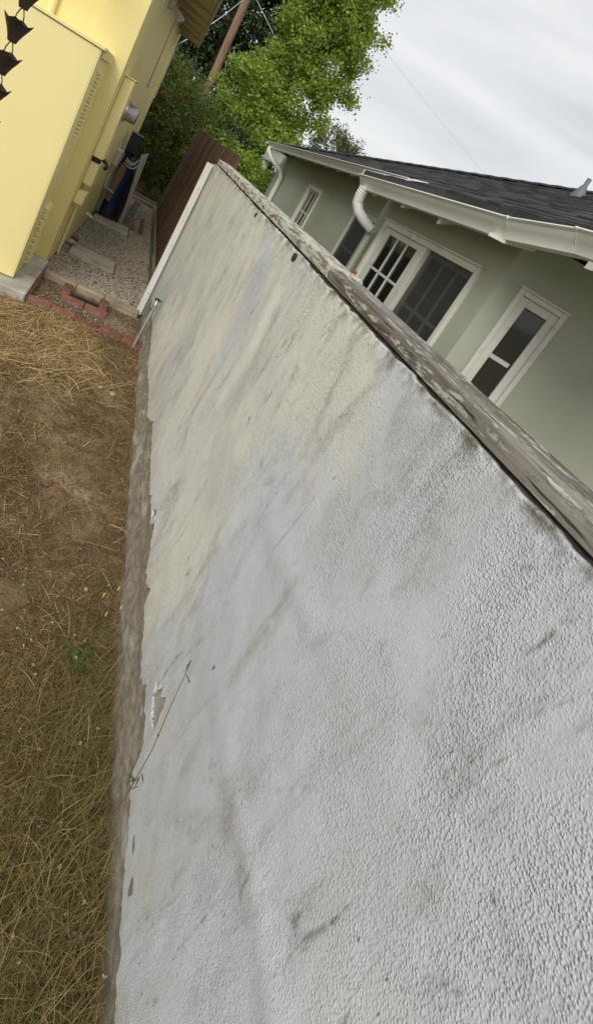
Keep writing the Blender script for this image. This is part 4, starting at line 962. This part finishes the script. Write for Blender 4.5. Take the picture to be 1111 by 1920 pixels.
# bright shrub rising behind the fence
tree('leafy_shrub', 'bright yellow green leafy shrub rising behind the brown fence and wall', 'shrub', (2.0, 13.6, 0),
     [(2.0, 13.6, -.1), (2.0, 13.6, .8), (2.1, 13.5, 1.6)], [.05, .045, .02],
     [((1.75, 13.4, 1.2), (.75, .8, .75)), ((2.35, 13.6, 1.3), (.7, .8, .8)), ((1.35, 13.6, 1.2), (.55, .6, .65)), ((2.0, 13.6, .6), (1.0, .8, .6))],
     210, 22000, (.10, .10, .09), .065, M['leaf_shrub'], 14, elong=1.5, droop=.2, limbs=14, limb_r=.014)
# distant tree above the roof
tree('distant_tree', 'rounded distant olive tree top showing over the shingle roof', 'tree', (11.8, 40, 0),
     [(11.8, 40, -.1), (11.8, 40, 3), (11.8, 40, 5)], [.25, .2, .08],
     [((11.4, 40, 4.9), (1.7, 1.5, 1.75)), ((12.9, 40, 4.7), (1.2, 1.3, 1.45)), ((11.8, 40, 3.0), (2.4, 1.5, 1.6))],
     150, 14000, (.24, .24, .30), .26, M['leaf_pine'], 15, elong=3.5, droop=-.6, limbs=10)

# utility pole and wires
up = thing('utility_pole', 'weathered brown wooden utility pole in front of the dark tree', 'pole', (1.33, 22, 0))
b = MB(); b.tube([(1.36, 22, -.2), (1.30, 22, 3), (1.25, 22, 6), (1.17, 22, 10.5)], [.145, .135, .125, .11], 14); obj('shaft', b, M['pole'], up, smooth=60)
b = MB(); b.box((.2, 21.85, 9.7), (2.2, 21.97, 9.84), .01); obj('crossarm', b, M['pole'], up)
def wire(pts, r, m, label):
    b = MB(); b.tube(pts, r, 5); return tag(obj('service_wire', b, M[m], loc=pts[0]), label, 'wire', 'overhead service wires')
def sag(a, c, n=14, s=.3):
    a = np.array(a, float); c = np.array(c, float)
    return [tuple(a + (c-a)*t - np.array([0, 0, 4*s*t*(1-t)])) for t in np.linspace(0, 1, n)]
wire(sag((1.22, 22, 8.6), (26, 24.5, 5.0), s=.5), .006, 'wire_pale', 'thin wire crossing the open sky down to the shingle roof')
wire(sag((1.25, 21.9, 6.2), (-.07, 10.9, 2.75), s=.12), .010, 'wire_pale', 'pale wire running from the pole to the yellow house eave')
wire(sag((1.2, 22, 6.4), (4.2, 21.0, 4.6), s=.05), .010, 'wire_pale', 'short pale wire leaving the pole into the bright tree')

# ------------------------------------------------------------------ ground cover (uncountable)
def ribbons(P, yaw, length, width, pitch, curl, rg, seg=3):
    n = len(P); ds = np.stack([np.cos(yaw), np.sin(yaw)], 1); V = []
    side = np.stack([-np.sin(yaw), np.cos(yaw), np.zeros(n)], 1)*(width/2)[:, None]
    # random roll
    side[:, 2] += width/2*rg.uniform(-.8, .8, n)
    cur = P.copy(); pt = pitch.copy(); rows = []; yw = yaw.copy(); turn = rg.normal(0, .10, n)
    for k in range(seg+1):
        f = 1 - .75*k/seg
        rows.append((cur - side*f, cur + side*f))
        st = (length/seg)[:, None]*np.stack([np.cos(yw)*np.cos(pt), np.sin(yw)*np.cos(pt), np.sin(pt)], 1)
        cur = cur + st; pt = pt - curl/seg; yw = yw + turn
        # keep above the soil
        gh_ = yard_h(cur[:, 0], cur[:, 1]) + .0015; cur[:, 2] = np.maximum(cur[:, 2], gh_); cur[:, 0] = np.minimum(cur[:, 0], XW-.022)
    A = np.stack([q for r in rows for q in r], 1).reshape(-1, 3); m = 2*(seg+1); i = np.arange(n)*m
    F = np.vstack([np.stack([i+2*k, i+2*k+1, i+2*k+3, i+2*k+2], 1) for k in range(seg)])
    return A, F
def scatter(n, dens, rg, x0=-1.25, x1=.655, y0=.25, y1=4.66):
    P = []
    c = 0
    while c < n:
        q = np.stack([rg.uniform(x0, x1, n), rg.uniform(y0, y1, n)], 1); k = q[rg.random(n) < dens(q[:, 0], q[:, 1])]; P.append(k); c += len(k)
    P = np.vstack(P)[:n]; return np.column_stack([P, yard_h(P[:, 0], P[:, 1])+.003])
def sst(a, b, x): t = np.clip((x-a)/(b-a), 0, 1); return t*t*(3-2*t)
def bare(x, y): # bare earth patches
    d = np.zeros_like(x)
    for cx, cyy, r in ((.38, 2.75, .26), (.42, 2.25, .20), (.52, 3.5, .24), (.17, 1.68, .14), (.10, 3.1, .16), (.55, 4.2, .16)): d = np.maximum(d, np.exp(-((x-cx)**2+((y-cyy)*.7)**2)/r**2))
    return d
rg = np.random.default_rng(21)
xm = lambda x, y: .25 + .75*sst(-.9, -.35, x - (.346-.233*(y-1.03)) + .25)      # fewer out of view
d1 = lambda x, y: sst(3.2, 3.7, y)*(1-.9*sst(.18, .42, x + .25*(vn(x*5, y*5, 2)-.5)))*(.35+.65*vn(x*6, y*6, 1))*(1-.5*sst(4.4, 4.66, y))
P = scatter(15000, d1, rg); n = len(P)
A, F = ribbons(P, rg.uniform(0, 6.283, n), rg.uniform(.03, .16, n), rg.uniform(.0014, .0032, n), rg.uniform(.0, .6, n), rg.uniform(.1, 1.0, n), rg)
o = obj('straw_grass', MB().addq(A, F), M['straw']); o['kind'] = 'stuff'; o['label'] = 'golden dry straw grass matted before the brick edging'; o['category'] = 'grass'
d2 = lambda x, y: xm(x, y)*(1-.93*bare(x, y))*(.25+.75*vn(x*7, y*7, 31))*(1-.7*sst(3.5, 4.0, y)*(1-sst(.25, .5, x)))*(1-.45*sst(.40, .62, x))
P = scatter(62000, d2, rg); n = len(P)
A, F = ribbons(P, rg.uniform(0, 6.283, n), rg.uniform(.012, .065, n), rg.uniform(.0016, .0042, n), rg.uniform(.05, .75, n), rg.uniform(.2, 1.6, n), rg, 2)
o = obj('dead_grass_litter', MB().addq(A, F), M['litter']); o['kind'] = 'stuff'; o['label'] = 'brown chopped dead grass litter over the bare yard soil'; o['category'] = 'grass'
d3 = lambda x, y: xm(x, y)*(1-.6*bare(x, y))*(.2+.8*vn(x*4, y*4, 33))
P = scatter(1150, d3, rg, y1=4.2); n = len(P)
A, F = ribbons(P, rg.uniform(0, 6.283, n), rg.uniform(.03, .19, n), rg.uniform(.0014, .0032, n), rg.uniform(.05, .4, n), rg.uniform(.0, .6, n), rg, 3)
o = obj('loose_straw', MB().addq(A, F), M['straw_pale']); o['kind'] = 'stuff'; o['label'] = 'scattered long pale straw stems across the yard'; o['category'] = 'grass'
P = scatter(1500, d1, rg); n = len(P)
A, F = ribbons(P, rg.normal(.6, 1.1, n), rg.uniform(.10, .30, n), rg.uniform(.0028, .0048, n), rg.uniform(.05, .5, n), rg.uniform(.2, 1.1, n), rg, 4)
o = obj('long_straw', MB().addq(A, F), M['straw_pale']); o['kind'] = 'stuff'; o['label'] = 'longer pale straw stems lying over the golden straw mat'; o['category'] = 'grass'
d6 = lambda x, y: sst(.35, .55, x)*sst(1.75, 1.35, y)
P = scatter(2600, d6, rg, x0=.3, y1=1.8); n = len(P)
A, F = ribbons(P, rg.uniform(0, 6.283, n), rg.uniform(.05, .17, n), rg.uniform(.0010, .0026, n), rg.uniform(.6, 1.5, n), rg.uniform(.2, 1.8, n), rg, 4)
o = obj('wall_foot_grass', MB().addq(A, F), M['green_grass']); o['kind'] = 'stuff'; o['label'] = 'taller wispy grass crowding the wall footing'; o['category'] = 'grass'
d4 = lambda x, y: sst(2.0, 1.45, y + .35*(vn(x*5, y*5, 35)-.5))*(.45+.55*vn(x*9, y*9, 36))*(1-.8*np.exp(-((x-.17)**2+(y-1.66)**2)/.14**2))
P = scatter(62000, d4, rg, x0=-.35, y1=2.1); n = len(P)
tall = np.clip((1.75-P[:, 1])/.9, .25, 1)
A, F = ribbons(P, rg.uniform(0, 6.283, n), rg.gamma(2.4, .023, n)*tall, rg.uniform(.0009, .0024, n), rg.uniform(.05, 1.35, n), rg.uniform(.0, 1.7, n), rg, 3)
o = obj('tangled_grass', MB().addq(A, F), M['green_grass']); o['kind'] = 'stuff'; o['label'] = 'tangled half dry olive grass at the foot of the wall'; o['category'] = 'grass'
d5 = lambda x, y: sst(2.0, 1.5, y)*.8
P = scatter(90, d5, rg, x0=-.2, y1=2.0); P[:, 2] += rg.uniform(.02, .07, len(P))
V, F = [], []
for p_ in P:
    for q in range(7):
        a_ = rg.uniform(0, 6.28); e_ = rg.uniform(-.2, 1.2); d_ = np.array([math.cos(a_)*math.cos(e_), math.sin(a_)*math.cos(e_), math.sin(e_)])*rg.uniform(.004, .008); t_ = np.array([-math.sin(a_), math.cos(a_), 0])*.0018
        i_ = len(V); V += [p_-t_*.4, p_+t_*.4, p_+d_+t_, p_+d_-t_]; F.append((i_, i_+1, i_+2, i_+3))
M['fluff'] = mat('dry_flower_heads', (.52, .45, .33), (.40, .32, .21), 60, rough=.9)
o = obj('dry_flower_heads', MB().add(V, F), M['fluff']); o['kind'] = 'stuff'; o['label'] = 'tiny bleached flower heads speckled through the tangled grass'; o['category'] = 'flowers'
# clods, crumbs and pebbles
def pebbles(P, r, rg, flat=.6):
    t = (1+5**.5)/2
    ico = np.array([(-1,t,0),(1,t,0),(-1,-t,0),(1,-t,0),(0,-1,t),(0,1,t),(0,-1,-t),(0,1,-t),(t,0,-1),(t,0,1),(-t,0,-1),(-t,0,1)])/math.sqrt(1+t*t)
    fc = np.array([(0,11,5),(0,5,1),(0,1,7),(0,7,10),(0,10,11),(1,5,9),(5,11,4),(11,10,2),(10,7,6),(7,1,8),(3,9,4),(3,4,2),(3,2,6),(3,6,8),(3,8,9),(4,9,5),(2,4,11),(6,2,10),(8,6,7),(9,8,1)])
    n = len(P); S = r[:, None]*rg.uniform(.65, 1.3, (n, 3)); S[:, 2] *= flat
    V = ico[None]*S[:, None, :]*rg.uniform(.85, 1.15, (n, 12, 1)); a = rg.uniform(0, 6.283, n); c, s = np.cos(a)[:, None], np.sin(a)[:, None]
    X = V[..., 0]*c - V[..., 1]*s; Y = V[..., 0]*s + V[..., 1]*c; V = np.stack([X, Y, V[..., 2]], 2) + P[:, None, :]
    F = (fc[None] + (np.arange(n)*12)[:, None, None]).reshape(-1, 3)
    return V.reshape(-1, 3), F
P = scatter(9000, lambda x, y: xm(x, y)*(.3+.7*vn(x*8, y*8, 41)), rg, y1=4.66); P[:, 2] -= .001
A, F = pebbles(P, rg.gamma(2.0, .0016, len(P))+.0016, rg, .7)
o = obj('soil_crumbs', MB().addq(A, F), M['clod']); o['kind'] = 'stuff'; o['label'] = 'crumbs of soil and grit over the yard'; o['category'] = 'soil'
n = 2600; P = np.column_stack([rg.uniform(-.28, .64, n), rg.uniform(4.76, 5.40, n), np.full(n, -.006)])
A, F = pebbles(P, rg.gamma(2., .0018, n)+.002, rg)
M['grit'] = mat('bed_grit', (0, 0, 0), rough=.9, islcols=[(.15, .10, .055), (.24, .175, .10), (.34, .275, .19), (.19, .13, .075), (.28, .22, .145)])
o = obj('bed_gravel', MB().addq(A, F), M['grit']); o['kind'] = 'stuff'; o['label'] = 'thin gravel over soil between bricks and timber curb'; o['category'] = 'gravel'
n = 17000; yy = 5.50 + 6.4*rg.random(n)**1.25; xx = YX(yy)+.01 + rg.random(n)*(.705-YX(yy)-.01)
k = ~(((xx > -.24) & (xx < .31) & (yy > 6.38) & (yy < 6.89)) | ((xx > -.2) & (xx < .37) & (yy > 8.41) & (yy < 9.25)) | (yy < 5.51))
P = np.column_stack([xx, yy, .012+.010*rg.random(n)])[k]
A, F = pebbles(P, rg.uniform(.007, .016, len(P)), rg)
o = obj('alley_gravel', MB().addq(A, F), M['pebble']); o['kind'] = 'stuff'; o['label'] = 'grey and tan gravel filling the narrow alley'; o['category'] = 'gravel'

# ------------------------------------------------------------------ single weeds
def leafstrip(b, base, dirv, length, width, droop, lobes=0):
    base = np.array(base, float); d = np.array(dirv, float); d /= np.linalg.norm(d); s = np.cross(d, (0, 0, 1)); s /= np.linalg.norm(s)+1e-9
    V = []; n = 9; cur = base.copy()
    for k in range(n):
        t = k/(n-1); wv = width*math.sin(math.pi*min(1, t*.9+.08))**.8*(1 - (.45 if (lobes and k % 2) else 0)); V += [cur-s*wv/2, cur+np.array([0, 0, -.002]), cur+s*wv/2]
        cur = cur + (d + np.array([0, 0, -droop*t]))*length/(n-1)
    F = []
    for k in range(n-1):
        for q in (0, 1): F.append((k*3+q, k*3+q+1, k*3+q+4, k*3+q+3))
    b.add(V, F)
wd = thing('thistle_weed', 'green lobed thistle rosette among the tangled grass', 'weed', (.50, 1.46, .03))
for k in range(8):
    a = k*.785+.3; b = MB(); leafstrip(b, (.50+.02*math.cos(a*3), 1.46+.02*math.sin(a*5), .05), (math.cos(a+.5*math.sin(k*2.3)), math.sin(a+.4*math.sin(k*1.7)), .5+.35*math.sin(k*1.9)), .055+.03*((k*5) % 4)/1.5, .020+.006*(k % 3), 1.1, 1); obj('leaf', b, M['weed'], wd, fix=False)
wd = thing('budding_weed', 'thin weed with small yellow buds at the wall foot', 'weed', (.555, 1.62, .02))
for k, (dx_, dy_) in enumerate(((.02, .05), (-.03, .02), (.05, .0), (.0, -.03))):
    b = MB(); e_ = np.array([.555+dx_, 1.62+dy_, .20-.02*k]); b.tube([(.555, 1.62, .01), (.555+dx_*.4, 1.62+dy_*.3, .1), e_], [.0022, .0018, .0014], 5); obj('stem', b, M['weed'], wd)
    b = MB(); b.tube([e_-np.array([0, 0, .002]), e_+np.array([0, 0, .010]), e_+np.array([0, 0, .020])], [.002, .0036, .002], 7); obj('bud', b, M['yellow_bud'], wd, smooth=60)
wd = thing('dry_stem_weed', 'dark wiry dry stem leaning against the white wall', 'weed', (.61, .87, .05))
b = MB(); b.tube([(.600, .86, .02), (.612, .875, .28), (.618, .905, .44), (.626, .965, .55), (.632, 1.005, .635)], [.0016, .0014, .0013, .0011, .0008], 6); obj('stem', b, M['weed_stem'], wd, smooth=60)
b = MB(); b.tube([(.632, 1.005, .630), (.630, 1.01, .645), (.630, 1.012, .665)], [.0012, .003, .0012], 6); b.tube([(.632, 1.0, .626), (.63, .975, .642), (.63, .960, .648)], [.0008, .001, .0024], 6); b.tube([(.620, .925, .475), (.617, .918, .483)], [.003, .0025], 6); obj('seed_head', b, M['weed_stem'], wd, smooth=60)
for k in range(7):
    a = k*.9; b = MB(); leafstrip(b, (.606, .868, .33+.012*k), (math.cos(a)*.6-.3, math.sin(a), .5), .032, .0035, .8); obj('leaf', b, M['weed'], wd, fix=False)
